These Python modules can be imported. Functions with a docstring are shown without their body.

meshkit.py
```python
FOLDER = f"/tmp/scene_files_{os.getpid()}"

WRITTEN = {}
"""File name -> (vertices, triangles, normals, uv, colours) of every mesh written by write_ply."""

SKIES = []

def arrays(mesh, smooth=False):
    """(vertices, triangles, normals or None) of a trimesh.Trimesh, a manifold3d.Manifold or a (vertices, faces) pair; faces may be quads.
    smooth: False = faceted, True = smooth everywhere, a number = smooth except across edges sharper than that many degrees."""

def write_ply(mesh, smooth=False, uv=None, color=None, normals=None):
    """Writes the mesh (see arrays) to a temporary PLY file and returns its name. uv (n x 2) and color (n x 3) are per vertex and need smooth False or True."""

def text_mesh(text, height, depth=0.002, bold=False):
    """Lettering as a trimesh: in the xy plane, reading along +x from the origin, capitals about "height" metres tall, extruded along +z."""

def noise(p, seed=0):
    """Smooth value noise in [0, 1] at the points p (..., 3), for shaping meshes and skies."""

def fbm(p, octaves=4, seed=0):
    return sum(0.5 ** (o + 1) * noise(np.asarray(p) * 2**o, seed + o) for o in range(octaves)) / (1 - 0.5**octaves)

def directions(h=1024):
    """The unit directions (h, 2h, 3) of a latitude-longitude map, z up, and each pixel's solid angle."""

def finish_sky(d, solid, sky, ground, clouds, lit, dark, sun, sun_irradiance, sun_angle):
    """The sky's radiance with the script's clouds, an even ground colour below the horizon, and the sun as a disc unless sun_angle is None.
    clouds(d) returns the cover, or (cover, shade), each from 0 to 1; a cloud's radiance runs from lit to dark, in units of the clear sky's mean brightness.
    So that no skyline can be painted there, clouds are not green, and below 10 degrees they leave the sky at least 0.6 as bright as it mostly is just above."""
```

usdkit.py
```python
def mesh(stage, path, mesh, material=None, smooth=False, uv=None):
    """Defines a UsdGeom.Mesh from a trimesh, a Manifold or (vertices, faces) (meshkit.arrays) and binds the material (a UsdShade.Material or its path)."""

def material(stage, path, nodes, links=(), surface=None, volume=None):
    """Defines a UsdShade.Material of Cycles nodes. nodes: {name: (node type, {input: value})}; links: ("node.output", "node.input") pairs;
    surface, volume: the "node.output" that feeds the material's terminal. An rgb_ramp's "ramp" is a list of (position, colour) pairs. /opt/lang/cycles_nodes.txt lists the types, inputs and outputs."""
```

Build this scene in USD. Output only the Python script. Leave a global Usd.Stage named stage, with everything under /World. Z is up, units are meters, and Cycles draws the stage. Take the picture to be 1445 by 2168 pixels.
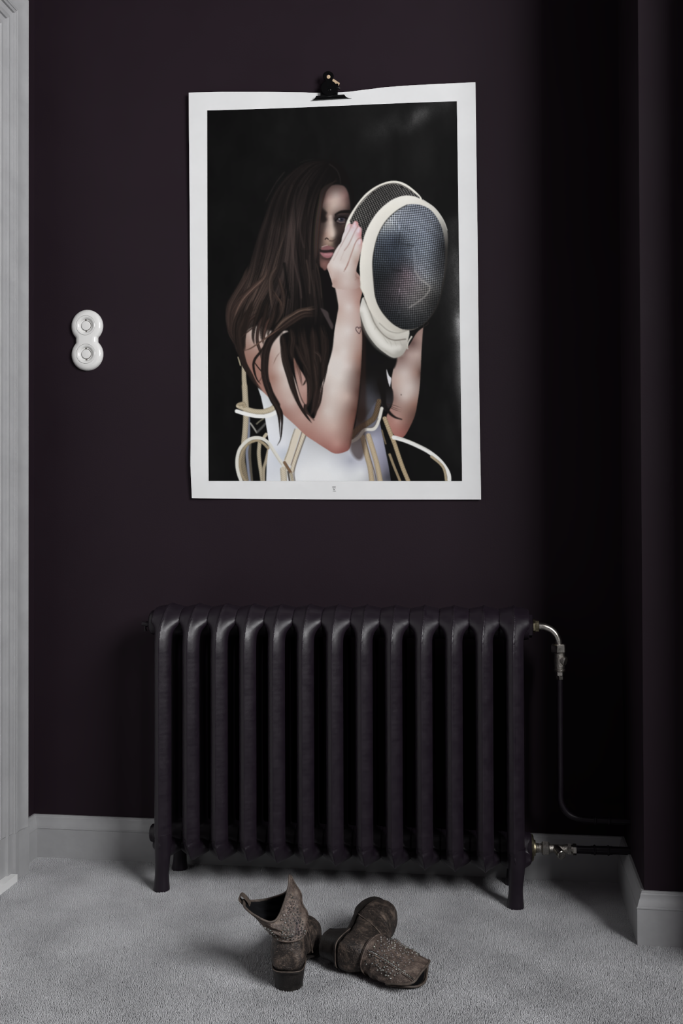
import math, random
import numpy as np, shapely, trimesh, manifold3d as m3
from scipy.spatial import cKDTree
from scipy.ndimage import gaussian_filter, map_coordinates
from scipy.interpolate import RBFInterpolator, CubicSpline
from pxr import Usd, UsdGeom, UsdLux, UsdShade, Gf, Sdf, Vt
import usdkit, meshkit
from meshkit import fbm, noise

stage = Usd.Stage.CreateInMemory()
UsdGeom.SetStageUpAxis(stage, UsdGeom.Tokens.z)
UsdGeom.SetStageMetersPerUnit(stage, 1.0)
stage.SetDefaultPrim(UsdGeom.Xform.Define(stage, '/World').GetPrim())
UsdGeom.Scope.Define(stage, '/World/Looks')

# ------------------------------------------------------------------ camera (35 mm lens on a low tripod, turned a little to the left)
CAM_D, CAM_H, YAW, PITCH, ROLL, FOCAL = 2.3677, 0.8219, 0.1385, 0.0123, -0.0034, 35.0
CF = np.array([-math.sin(YAW) * math.cos(PITCH), math.cos(YAW) * math.cos(PITCH), math.sin(PITCH)])
_R = np.array([math.cos(YAW), math.sin(YAW), 0.0]); _U = np.cross(_R, CF)
CR = math.cos(ROLL) * _R + math.sin(ROLL) * _U; CU = -math.sin(ROLL) * _R + math.cos(ROLL) * _U
CC = np.array([0.0, -CAM_D, CAM_H])
cam = UsdGeom.Camera.Define(stage, '/World/Camera')
cam.CreateFocalLengthAttr(FOCAL); cam.CreateHorizontalApertureAttr(24.0); cam.CreateVerticalApertureAttr(24.0 * 2168 / 1445)
cam.CreateClippingRangeAttr(Gf.Vec2f(0.05, 50.0))
cam.CreateExposureAttr(0.0)
cam.AddTransformOp().Set(Gf.Matrix4d(*[float(v) for row in ((*CR, 0), (*CU, 0), (*-CF, 0), (*CC, 1)) for v in row]))
FPX = FOCAL / 24.0 * 1445

def at(px, py, x=None, y=None, z=None):
    # the point of the plane x=, y= or z= seen at pixel (px, py); arrays welcome
    px, py = np.asarray(px, float), np.asarray(py, float)
    d = CF * FPX + (px - 722.5)[..., None] * CR + (1084.0 - py)[..., None] * CU
    k, v = (0, x) if x is not None else ((1, y) if y is not None else (2, z))
    return CC + d * ((np.asarray(v) - CC[k]) / d[..., k])[..., None]

# ------------------------------------------------------------------ light: one tall window in the right-hand wall, behind the pier
WIN_X, WIN_Y0, WIN_Y1, WIN_Z0, WIN_Z1 = 1.60, -3.35, -1.70, 1.30, 2.70
lamp = UsdLux.RectLight.Define(stage, '/World/window_daylight')
lamp.CreateWidthAttr(WIN_Y1 - WIN_Y0); lamp.CreateHeightAttr(WIN_Z1 - WIN_Z0)
lamp.CreateIntensityAttr(28.0); lamp.CreateColorAttr(Gf.Vec3f(1.0, 1.0, 1.015))
lamp.AddTransformOp().Set(Gf.Matrix4d(0, 1, 0, 0, 0, 0, 1, 0, 1, 0, 0, 0, WIN_X + 0.17, (WIN_Y0 + WIN_Y1) / 2, (WIN_Z0 + WIN_Z1) / 2, 1))

# ------------------------------------------------------------------ materials
def mat(name, nodes, links=(), surface='p.BSDF'):
    return usdkit.material(stage, '/World/Looks/' + name, nodes, links, surface)
def plain(name, c, rough=0.5, metallic=0.0, spec=0.5, bump=0.0, scale=300.0, coat=0.0):
    n = {'p': ('principled_bsdf', {'base_color': c, 'roughness': rough, 'metallic': metallic, 'specular_ior_level': spec, 'coat_weight': coat})}
    l = []
    if bump:
        n['g'] = ('geometry', {}); n['n'] = ('noise_texture', {'scale': scale, 'detail': 3.0}); n['b'] = ('bump', {'strength': 1.0, 'distance': bump})
        l = [('g.position', 'n.vector'), ('n.fac', 'b.height'), ('b.normal', 'p.normal')]
    return mat(name, n, l)
def mottled(name, c0, c1, scale, rough=(0.5, 0.5), bump=0.0, spec=0.5, detail=5.0, lo=0.35, hi=0.65, metallic=0.0, bump_scale=None):
    n = {'g': ('geometry', {}), 'n': ('noise_texture', {'scale': scale, 'detail': detail, 'roughness': 0.62}), 'r': ('rgb_ramp', {'ramp': [(lo, c0), (hi, c1)]}),
         'rr': ('map_range', {'from_min': lo, 'from_max': hi, 'to_min': rough[0], 'to_max': rough[1], 'clamp': True}),
         'p': ('principled_bsdf', {'specular_ior_level': spec, 'metallic': metallic})}
    l = [('g.position', 'n.vector'), ('n.fac', 'r.fac'), ('r.color', 'p.base_color'), ('n.fac', 'rr.value'), ('rr.result', 'p.roughness')]
    if bump:
        n['b'] = ('bump', {'strength': 1.0, 'distance': bump})
        n['n2'] = ('noise_texture', {'scale': bump_scale or scale * 2, 'detail': 4.0})
        l += [('g.position', 'n2.vector'), ('n2.fac', 'b.height'), ('b.normal', 'p.normal')]
    return mat(name, n, l)
PLUM = (0.0158, 0.0092, 0.0138)
M = {}
M['wall'] = mottled('plum_wall_paint', tuple(v * 0.95 for v in PLUM), tuple(v * 1.05 for v in PLUM), 6.0, (0.62, 0.7), 0.0002, 0.14, bump_scale=260)
M['rad'] = mottled('plum_radiator_enamel', (0.0102, 0.0066, 0.0112), (0.0132, 0.0088, 0.0140), 40.0, (0.36, 0.46), 0.00025, 0.34, bump_scale=90)
M['trim'] = mottled('grey_trim_paint', (0.325, 0.325, 0.33), (0.365, 0.365, 0.37), 14.0, (0.38, 0.48), 0.0003, 0.5, bump_scale=70)
M['white'] = plain('white_door_paint', (0.80, 0.80, 0.79), 0.35)
M['ceiling'] = plain('ceiling_paint', (0.10, 0.095, 0.10), 0.8)
M['paper'] = mottled('poster_paper', (0.735, 0.74, 0.735), (0.77, 0.775, 0.77), 9.0, (0.55, 0.6), 0.0, 0.3)
M['porcelain'] = plain('white_porcelain', (0.74, 0.735, 0.715), 0.16, coat=0.3)
M['shade_gap'] = plain('switch_recess_shade', (0.12, 0.11, 0.10), 0.6)  # dark tone painted in for shade in the button gap and screw recesses
M['screw'] = plain('dull_screw_steel', (0.30, 0.28, 0.25), 0.4, metallic=1.0)
M['black'] = plain('black_lacquer', (0.002, 0.002, 0.0022), 0.2, spec=.25)
M['tan'] = mottled('tan_wood', (0.50, 0.36, 0.22), (0.62, 0.47, 0.31), 120.0, (0.6, 0.7))
M['nickel'] = mottled('dull_nickel', (0.42, 0.40, 0.36), (0.52, 0.49, 0.45), 60.0, (0.22, 0.36), 0.0, metallic=1.0)
M['cast'] = mottled('rough_cast_nickel', (0.34, 0.32, 0.29), (0.46, 0.43, 0.39), 180.0, (0.35, 0.5), 0.0008, metallic=1.0, bump_scale=500)
M['brass'] = mottled('old_brass', (0.22, 0.195, 0.125), (0.36, 0.32, 0.22), 150.0, (0.3, 0.5), 0.0003, metallic=1.0)
M['ink'] = plain('grey_print_ink', (0.22, 0.22, 0.22), 0.6)

# ------------------------------------------------------------------ scene helpers
_names = {}
def path_of(name, parent):
    base = (str(parent.GetPath()) if parent is not None else '/World') + '/' + name
    k = _names.get(base, -1) + 1; _names[base] = k
    return base if k == 0 else f'{base}_{k:03d}'
def tag(p, label=None, category=None, group=None, kind=None):
    for k, v in (('label', label), ('category', category), ('group', group), ('kind', kind)):
        if v: p.SetCustomDataByKey(k, v)
    return p
def obj(name, mesh, material, parent=None, smooth=False, **t):
    m = usdkit.mesh(stage, path_of(name, parent), mesh, material, smooth)
    return tag(m.GetPrim(), **t)
def thing(name, label, category, loc=(0, 0, 0), group=None, mtx=None):
    x = UsdGeom.Xform.Define(stage, path_of(name, None))
    if mtx is None: x.AddTranslateOp().Set(Gf.Vec3d(*map(float, loc)))
    else: x.AddTransformOp().Set(mtx)
    return tag(x.GetPrim(), label, category, group)
def cat(*ms):
    return trimesh.util.concatenate([m for m in ms])
def bx(x0, x1, y0, y1, z0, z1):
    return trimesh.creation.box(bounds=[[min(x0, x1), min(y0, y1), min(z0, z1)], [max(x0, x1), max(y0, y1), max(z0, z1)]])
def shift(m, v):
    m = m.copy(); m.apply_translation(v); return m
def grid_faces(nu, nv, cu=False, cv=False):
    # triangles of a nu x nv lattice (index u * nv + v); cu / cv close it
    iu = np.arange(nu if cu else nu - 1); iv = np.arange(nv if cv else nv - 1)
    U, V = np.meshgrid(iu, iv, indexing='ij'); U2, V2 = (U + 1) % nu, (V + 1) % nv
    a, b, c, d = U * nv + V, U2 * nv + V, U2 * nv + V2, U * nv + V2
    return np.concatenate([np.stack([a, b, c], -1).reshape(-1, 3), np.stack([a, c, d], -1).reshape(-1, 3)])
def loft(rings, closed=True, cap=True):
    # rings (n, k, 3) of closed outlines, capped with fans
    r = np.asarray(rings, float); n, k = r.shape[:2]
    v = r.reshape(-1, 3); f = grid_faces(n, k, False, closed)
    if cap:
        v = np.vstack([v, r[0].mean(0), r[-1].mean(0)]); i = np.arange(k); j = (i + 1) % k
        f = np.vstack([f, np.stack([np.full(k, n * k), j, i], 1), np.stack([np.full(k, n * k + 1), (n - 1) * k + i, (n - 1) * k + j], 1)])
    m = trimesh.Trimesh(v, f, process=False); m.fix_normals(); return m
def tube(pts, r, sides=16, cap=True):
    p = np.asarray(pts, float); r = np.broadcast_to(np.asarray(r, float), (len(p),))
    t = np.gradient(p, axis=0); t /= np.linalg.norm(t, axis=1, keepdims=True)
    up = np.array([0.3, 1, 0.2]) if abs(t[0] @ np.array([0.3, 1, 0.2])) < 0.95 else np.array([1.0, 0, 0])
    n = np.cross(t[0], up); n /= np.linalg.norm(n); rings = []
    a = np.linspace(0, 2 * np.pi, sides, endpoint=False)
    for i in range(len(p)):
        n = n - (n @ t[i]) * t[i]; n /= np.linalg.norm(n); b = np.cross(t[i], n)
        rings.append(p[i] + r[i] * (np.cos(a)[:, None] * n + np.sin(a)[:, None] * b))
    return loft(rings, True, cap)
def lathe(profile, axis='z', sides=40):
    # profile of (radius, height); closed solid of revolution about z, or turned to x / y
    p = np.asarray(profile, float); a = np.linspace(0, 2 * np.pi, sides, endpoint=False)
    m = loft([np.stack([r * np.cos(a), r * np.sin(a), np.full(sides, h)], 1) for r, h in p])
    if axis == 'x': m.apply_transform(trimesh.transformations.rotation_matrix(np.pi / 2, [0, 1, 0]))
    if axis == 'y': m.apply_transform(trimesh.transformations.rotation_matrix(np.pi / 2, [1, 0, 0]))   # +z becomes -y, towards the room
    m.fix_normals(); return m
def prism(poly, h, axis='z'):
    m = trimesh.creation.extrude_polygon(poly, h, engine='earcut') if True else None
    if axis == 'y': m.apply_transform(trimesh.transformations.rotation_matrix(np.pi / 2, [1, 0, 0]))
    if axis == 'x': m.apply_transform(trimesh.transformations.rotation_matrix(np.pi / 2, [0, 1, 0]))
    return m
def hexnut(r, l, axis='x', turn=0.0):
    a = np.radians(np.arange(6) * 60 + turn)
    out = []
    for h, k in ((0, 0.9), (l * 0.12, 1.0), (l * 0.88, 1.0), (l, 0.9)):
        out.append(np.stack([r * k * np.cos(a), r * k * np.sin(a), np.full(6, h)], 1))
    m = loft(out)
    if axis == 'x': m.apply_transform(trimesh.transformations.rotation_matrix(np.pi / 2, [0, 1, 0]))
    return m
def to_m3(t):
    return m3.Manifold(m3.Mesh(vert_properties=np.asarray(t.vertices, np.float32), tri_verts=np.asarray(t.faces, np.uint32)))
def from_m3(m):
    q = m.to_mesh(); return trimesh.Trimesh(np.array(q.vert_properties[:, :3], float), np.array(q.tri_verts), process=False)
def crv(p, n=40):
    # Catmull-Rom through 3-D points, n per span
    p = np.asarray(p, float); p = np.vstack([2 * p[0] - p[1], p, 2 * p[-1] - p[-2]]); out = []
    for i in range(1, len(p) - 2):
        a, b, c, d = p[i - 1:i + 3]; t = np.linspace(0, 1, n, endpoint=False)[:, None]
        out.append(0.5 * (2 * b + (c - a) * t + (2 * a - 5 * b + 4 * c - d) * t * t + (3 * b - a - 3 * c + d) * t ** 3))
    return np.vstack(out + [p[-2:-1]])
def sweep_wall(path, profile, flip=1):
    # a moulding: profile (t, z) carried along the 2-D wall line 'path', t measured into the room, mitred at every corner
    p = np.asarray(path, float); d = np.diff(p, axis=0); d /= np.linalg.norm(d, axis=1, keepdims=True)
    nr = np.stack([d[:, 1], -d[:, 0]], 1) * flip
    return p, nr
INK_GAIN = 1.10
# ------------------------------------------------------------------ the room
XL, XR, XJ, YJ, XP, YP = -1.1085, 0.3235, 0.3150, -0.340, 0.49, -0.58  # XP, YP: corner of the out-of-view step added to cut light on the pier
ZC, YB = 2.85, -4.30
DY0, DY1, DZ = -0.25, -1.05, 2.02
fl = obj('floor', bx(XL - .1, WIN_X + .1, YB, 0.1, -0.10, -0.0042), plain('carpet_backing', (0.36, 0.36, 0.365), 0.9), kind='structure')
obj('wall_back', bx(XL - .1, XR + .1, 0, 0.1, -0.007, ZC), M['wall'], kind='structure')
obj('wall_left', cat(bx(XL - .1, XL, DY0, 0, -0.007, ZC), bx(XL - .1, XL, DY1, DY0, DZ, ZC), bx(XL - .1, XL, YB, DY1, -0.007, ZC)), M['wall'], kind='structure')
# the pier beside the alcove, with an unseen step added to block window light, then the right-hand wall with the window opening
pier = shapely.Polygon([(XR, 0), (XJ, YJ), (XP, YJ), (XP, YP), (WIN_X + .2, YP), (WIN_X + .2, 0)])
obj('wall_pier_and_light_block', shift(prism(pier, ZC + .007), (0, 0, -0.007)), M['wall'], kind='structure')
obj('wall_right', cat(bx(WIN_X, WIN_X + .2, WIN_Y1, YP, -0.007, ZC), bx(WIN_X, WIN_X + .2, YB, WIN_Y0, -0.007, ZC), bx(WIN_X, WIN_X + .2, WIN_Y0, WIN_Y1, -0.007, WIN_Z0), bx(WIN_X, WIN_X + .2, WIN_Y0, WIN_Y1, WIN_Z1, ZC)), M['wall'], kind='structure')
obj('wall_rear', bx(XL - .1, WIN_X + .2, YB - .1, YB, -0.007, ZC), M['wall'], kind='structure')
obj('ceiling', bx(XL - .1, WIN_X + .2, YB - .1, .1, ZC, ZC + .1), M['ceiling'], kind='structure')
wf = .045
obj('window_1', cat(bx(WIN_X + .05, WIN_X + .10, WIN_Y0, WIN_Y0 + wf, WIN_Z0, WIN_Z1), bx(WIN_X + .05, WIN_X + .10, WIN_Y1 - wf, WIN_Y1, WIN_Z0, WIN_Z1), bx(WIN_X + .05, WIN_X + .10, WIN_Y0, WIN_Y1, WIN_Z0, WIN_Z0 + wf), bx(WIN_X + .05, WIN_X + .10, WIN_Y0, WIN_Y1, WIN_Z1 - wf, WIN_Z1)), M['white'], kind='structure')

BASE = [(0, -.007), (.0160, -.007), (.0160, .0690), (.0172, .0702), (.0172, .0720), (.0150, .0735), (.0146, .0760), (.0120, .0840), (.0092, .0905), (.0085, .0955), (.0070, .0975), (.0068, .0995), (.0050, .1011), (0, .1011)]
def baseboard(name, a, b, na, nb):
    # from wall point a to b; na / nb: offset vectors per metre of projection (mitred where runs meet)
    R0 = [(a[0] + na[0] * t, a[1] + na[1] * t, z) for t, z in BASE]; R1 = [(b[0] + nb[0] * t, b[1] + nb[1] * t, z) for t, z in BASE]
    obj(name, loft([R0, R1]), M['trim'], kind='structure', smooth=20)
baseboard('baseboard_left', (XL, -.1155), (XL, 0), (1, 0), (1, -1))
baseboard('baseboard_back', (XL, 0), (XR, 0), (1, -1), (-1, -1))
baseboard('baseboard_right', (XR, 0), (XJ, YJ), (-1, -1), (-1, -1))
baseboard('baseboard_pier', (XJ, YJ), (XP, YJ), (-1, -1), (0, -1))

# door casing on the left wall: carried up the jamb and along the head with a mitre
CAS = [(0, 0), (0, .038), (.0012, .0408), (.004, .0418), (.007, .0402), (.012, .0372), (.019, .0345), (.028, .0328), (.0415, .0322), (.0428, .0315), (.0440, .0340), (.0485, .0360), (.0510, .0350), (.0518, .0325), (.0530, .0345), (.0570, .0350), (.0595, .0338), (.0602, .0290), (.0720, .0265), (.0735, .0285), (.0800, .0300), (.0850, .0280), (.0860, .0235), (.0980, .0215), (.0990, .0240), (.1060, .0245), (.1110, .0215), (.1120, .0185), (.1270, .0165), (.1290, .0120), (.1350, .0110), (.1350, 0)]
y0, zt = -.1155, at(61, 1, x=XL + .04)[2]
def cas(s_scale=1.0):
    return CAS
ring = lambda fy, fz: [(XL + t, fy(s), fz(s)) for s, t in CAS]
tr = obj('trim_1', loft([ring(lambda s: y0 - s, lambda s: .105), ring(lambda s: y0 - s, lambda s: zt - s), ring(lambda s: -1.20, lambda s: zt - s)]), M['trim'], kind='structure', smooth=18)
PL = [(0, 0), (0, .0400), (.002, .0432), (.0425, .0368), (.0440, .0380), (.0600, .0375), (.0612, .0310), (.0850, .0310), (.0862, .0260), (.1360, .0240), (.1360, 0)]
obj('plinth_block', loft([[(XL + t, y0 - s, z) for s, t in PL] for z in (-.007, .1035, .106)]), M['trim'], tr, smooth=18)
# white jamb lining, threshold and door leaf just outside the frame's left edge
jm = obj('door_1', bx(XL - .07, XL - .03, DY1, DY0 - .012, .012, DZ - .012), M['white'], kind='structure')
obj('jamb', cat(bx(XL - .1, XL + .013, DY0 - .012, DY0, -.007, DZ), bx(XL - .1, XL + .006, DY1, DY0, DZ - .012, DZ)), M['white'], jm)
obj('threshold', bx(XL - .1, XL + .046, DY1, -.184, -.007, .0165), M['white'], jm)
# ------------------------------------------------------------------ cast-iron radiator: thirteen sections, end plugs, feet
YM, ZT, ZB = -.120, .594, .104                       # mid depth, upper and lower hub axes
RXS = np.linspace(-.7125, .0722, 13); PITCHX = RXS[1] - RXS[0]
def section_mesh():
    # one section as a signed field on a lattice: a closed loop of almond-shaped column, two hubs and an inner column, blended like a casting
    hx = PITCHX / 2
    gx = np.linspace(-hx - .006, hx + .006, 41); gy = np.linspace(-.226, -.014, 84); gz = np.linspace(.045, .650, 240)
    X, Y, Z = np.meshgrid(gx, gy, gz, indexing='ij')
    # centre line of the loop, front half (mirrored to the rear): bottom middle -> front column -> crown
    half = crv([(YM, .0885, 0), (YM - .034, .0885, 0), (YM - .050, .0920, 0), (YM - .0615, .1010, 0), (YM - .0672, .1160, 0), (YM - .068, .136, 0), (YM - .068, .30, 0), (YM - .068, .50, 0), (YM - .0675, .545, 0), (YM - .062, .576, 0), (YM - .046, .602, 0), (YM - .024, .6155, 0), (YM, .6195, 0)], 24)[:, :2]; u_ = np.r_[0, np.cumsum(np.hypot(*np.diff(half, axis=0).T))]; half = np.stack([np.interp(np.arange(0, u_[-1], .0006), u_, half[:, k]) for k in (0, 1)], 1)
    s = np.r_[0, np.cumsum(np.hypot(*np.diff(half, axis=0).T))]; tg = np.gradient(half, axis=0); tg /= np.linalg.norm(tg, axis=1, keepdims=True)
    nrm = np.stack([-tg[:, 1], tg[:, 0]], 1)                       # outward: towards the room on the front column
    yz = np.stack([np.where(Y[0] > YM, 2 * YM - Y[0], Y[0]).ravel(), Z[0].ravel()], 1)
    d, i = cKDTree(half).query(yz)
    n = ((yz - half[i]) * nrm[i]).sum(1); side = np.sqrt(np.maximum(d ** 2 - n ** 2, 0))
    zc = half[i][:, 1]; low = half[i][:, 1] < .3
    sm = lambda t: np.clip(t, 0, 1) ** 2 * (3 - 2 * np.clip(t, 0, 1))
    dep = (half[i][:, 0] - (YM - .068)) / .068                      # 0 on the front column, 1 at mid depth
    top = np.where(low, 0, sm(dep / .35)); bot = np.where(low, sm((.122 - zc) / .026), 0)
    wt = np.where(low, 0, sm((dep - .03) / .52)); wb = np.where(low, sm((dep - .15) / .30), 0)
    hw = .0188 + wt * .0360 + wb * .0220
    ho = .0205 - top * .0010 + bot * .0070                          # outward half depth
    hi = .0195 - top * .004
    q = 2.1 + .1 * top - .75 * bot * (n > 0); p = 1.30 - .46 * top - .28 * bot
    sh = lambda a: a.reshape(1, *Y[0].shape)
    nn = np.where(n > 0, n / ho, n / hi)
    off = -.0045 * np.clip(nn, 0, 1) * (1 - top) * (1 - bot)
    xx = np.abs(X - sh(off)) / sh(hw)
    F = ((xx ** sh(p) + sh(np.abs(nn) ** q)) ** (1 / 1.6) - 1) * sh(np.minimum(hw, .020)) * .8 + sh(side) * .5
    seam = np.hypot(np.maximum(np.abs(X - sh(off)) - .0004, 0), np.maximum(sh(np.abs(n - ho + .0004)) - .0005, 0)) - (.0010 + .0007 * sh(top))
    smin = lambda a, b, k: -k * np.logaddexp(-a / k, -b / k)
    hub = lambda z, r: np.hypot(Y - YM, Z - z) - r
    G = smin(F, hub(ZT - .001, .0285), .0045); G = smin(G, hub(ZB + .004, .0300), .0035)
    mid = ((np.abs(X) / .0185) ** 1.5 + (np.abs(Y - YM) / .022) ** 2) ** .6 * .0185 - .0185
    mid = np.maximum(mid, np.maximum(Z - .60, .10 - Z)); G = smin(G, mid, .003)
    G = smin(G, seam, .0008)
    G = np.maximum(G, np.abs(X) - (hx + .0002))
    dx, dy, dz = gx[1] - gx[0], gy[1] - gy[0], gz[1] - gz[0]; ox, oy, oz = gx[0], gy[0], gz[0]; nx, ny, nz = G.shape; L = (-G).tolist()
    def f(x, y, z):
        a = (x - ox) / dx; b = (y - oy) / dy; c = (z - oz) / dz
        i = int(a); j = int(b); k = int(c)
        if i < 0 or j < 0 or k < 0 or i >= nx - 1 or j >= ny - 1 or k >= nz - 1: return -.01
        a -= i; b -= j; c -= k; P = L[i]; Q = L[i + 1]; p0 = P[j]; p1 = P[j + 1]; q0 = Q[j]; q1 = Q[j + 1]; k1 = k + 1
        u = (p0[k] * (1 - c) + p0[k1] * c) * (1 - b) + (p1[k] * (1 - c) + p1[k1] * c) * b
        v = (q0[k] * (1 - c) + q0[k1] * c) * (1 - b) + (q1[k] * (1 - c) + q1[k1] * c) * b
        return u * (1 - a) + v * a
    m = m3.Manifold.level_set(f, [-hx - .004, -.224, .047, hx + .004, -.016, .648], .0036, 0.0)
    t = from_m3(m); v0 = t.vertices.copy(); trimesh.smoothing.filter_taubin(t, lamb=.5, nu=.51, iterations=2)
    end = np.abs(v0[:, 0]) > hx - .0008
    t.vertices[end, 0] = np.sign(v0[end, 0]) * (hx + .0002)
    return t
rad = thing('radiator', 'plum painted cast iron column radiator standing below the poster', 'radiator')
sec = section_mesh()
for x in RXS:
    obj('section', shift(sec, (x, 0, 0)), M['rad'], rad, smooth=True)
def leg_mesh(s):
    # (z, half width, half depth, x shift)
    st = [(.125, .0185, .019, 0), (.10, .0185, .019, 0), (.075, .0172, .018, -.001), (.052, .0155, .0165, -.002), (.034, .0152, .016, -.003), (.018, .0163, .0165, -.0035), (.004, .0182, .018, -.004), (-.003, .0184, .0182, -.004), (-.0045, .0170, .0168, -.004)]
    a = np.linspace(0, 2 * np.pi, 36, endpoint=False); sg = lambda q, p: np.sign(q) * np.abs(q) ** p
    return loft([np.stack([dx + hw * sg(np.cos(a), .9), hd * sg(np.sin(a), .9), np.full(36, z)], 1) for z, hw, hd, dx in st])
for x in (RXS[0], RXS[-1]):
    for y in (-.189, -.052):
        obj('foot', shift(leg_mesh(1), (x + (.002 if x > -.3 else 0), y, 0)), M['rad'], rad, smooth=45)
xe, xr_ = RXS[0] - PITCHX / 2, RXS[-1] + PITCHX / 2
obj('end_plug', shift(lathe([(0, -.006), (.030, -.006), (.031, .0), (.030, .006), (.021, .0075), (.020, .016), (.018, .018), (0, .018)], 'x', 36).apply_transform(np.diag([-1, 1, 1, 1])), (xe, YM, ZB)), M['rad'], rad, smooth=35)
obj('end_plug', shift(lathe([(0, -.006), (.0285, -.006), (.030, .004), (.0285, .014), (.024, .018), (0, .018)], 'x', 36).apply_transform(np.diag([-1, 1, 1, 1])), (xe, YM, ZT)), M['rad'], rad, smooth=35)
av = np.array([xe - .018, YM, ZT - .004])
vent = obj('air_vent', cat(tube([av, av - [.010, 0, 0]], .0048, 16), shift(hexnut(.0068, .006), av - [.012, 0, 0]), tube([av - [.010, 0, 0], av - [.022, 0, 0]], .0052, 16)), M['rad'], rad, smooth=35)
obj('vent_key', cat(tube([av - [.0145, 0, .003], av - [.0145, 0, .015]], .0022, 10), tube([av - [.0145, .004, .0145], av - [.0145, -.004, .0145]], .0026, 10)), M['rad'], vent, smooth=35)
obj('bushing', shift(cat(lathe([(0, -.008), (.0285, -.008), (.0295, -.004), (.0285, .0), (0, .0)], 'x', 36), hexnut(.0265, .012, turn=12)), (xr_ - .004, YM, ZT)), M['rad'], rad, smooth=30)
obj('bushing', shift(lathe([(0, -.006), (.032, -.006), (.033, .0), (.030, .003), (0, .003)], 'x', 36), (xr_, YM, ZB)), M['rad'], rad, smooth=35)

# ------------------------------------------------------------------ upper valve with its bend
uv = thing('radiator_valve', 'nickel elbow valve joined to the top right end of the radiator', 'radiator valve')
xa = xr_ + .009
obj('union_nut', shift(cat(hexnut(.0158, .0055, turn=0), shift(hexnut(.0135, .009, turn=20), (.0045, 0, 0))), (xa, YM, ZT)), M['brass'], uv, smooth=25, label='brass union nut')
XV = .1695
arc = [(xa + .010, ZT), (xa + .018, ZT), (xa + .026, ZT - .001), (XV - .016, ZT - .0075), (XV - .006, ZT - .018), (XV - .001, ZT - .030), (XV, ZT - .040), (XV, ZT - .046)]
obj('bend', tube(crv([(x, YM, z) for x, z in arc], 8), .0082, 24), M['nickel'], uv, smooth=40)
zhex = lambda r, l, z, x=XV, turn=15: shift(hexnut(r, l, axis='z', turn=turn), (x, YM, z))
obj('valve_nut', zhex(.0168, .0195, .5365), M['nickel'], uv, smooth=25)
XV2 = .1715
body = cat(shift(lathe([(0, .497), (.0105, .497), (.0122, .4985), (.0122, .5005), (.0108, .5015), (.0116, .508), (.0124, .520), (.0116, .533), (.0125, .5375), (0, .5375)], 'z', 32), (XV2, YM, 0)))
obj('valve_body', body, M['cast'], uv, smooth=35)
boss = np.array([[XV2 + .004, YM - .003, .5205], [XV2 + .0095, YM - .006, .5195], [XV2 + .0125, YM - .0075, .519], [XV2 + .0135, YM - .008, .5188]])
obj('lock_shield', tube(boss, [.0105, .0105, .0098, .0080], 28), M['cast'], uv, smooth=35)
obj('compression_nut', cat(shift(lathe([(0, .4955), (.0128, .4955), (.0128, .4970), (0, .4970)], 'z', 28), (XV2, YM, 0)), zhex(.0104, .0095, .486, XV2, 0)), M['nickel'], uv, smooth=25)
obj('tail_nut', zhex(.0084, .009, .477, XV2, 20), M['nickel'], uv, smooth=25)

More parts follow.
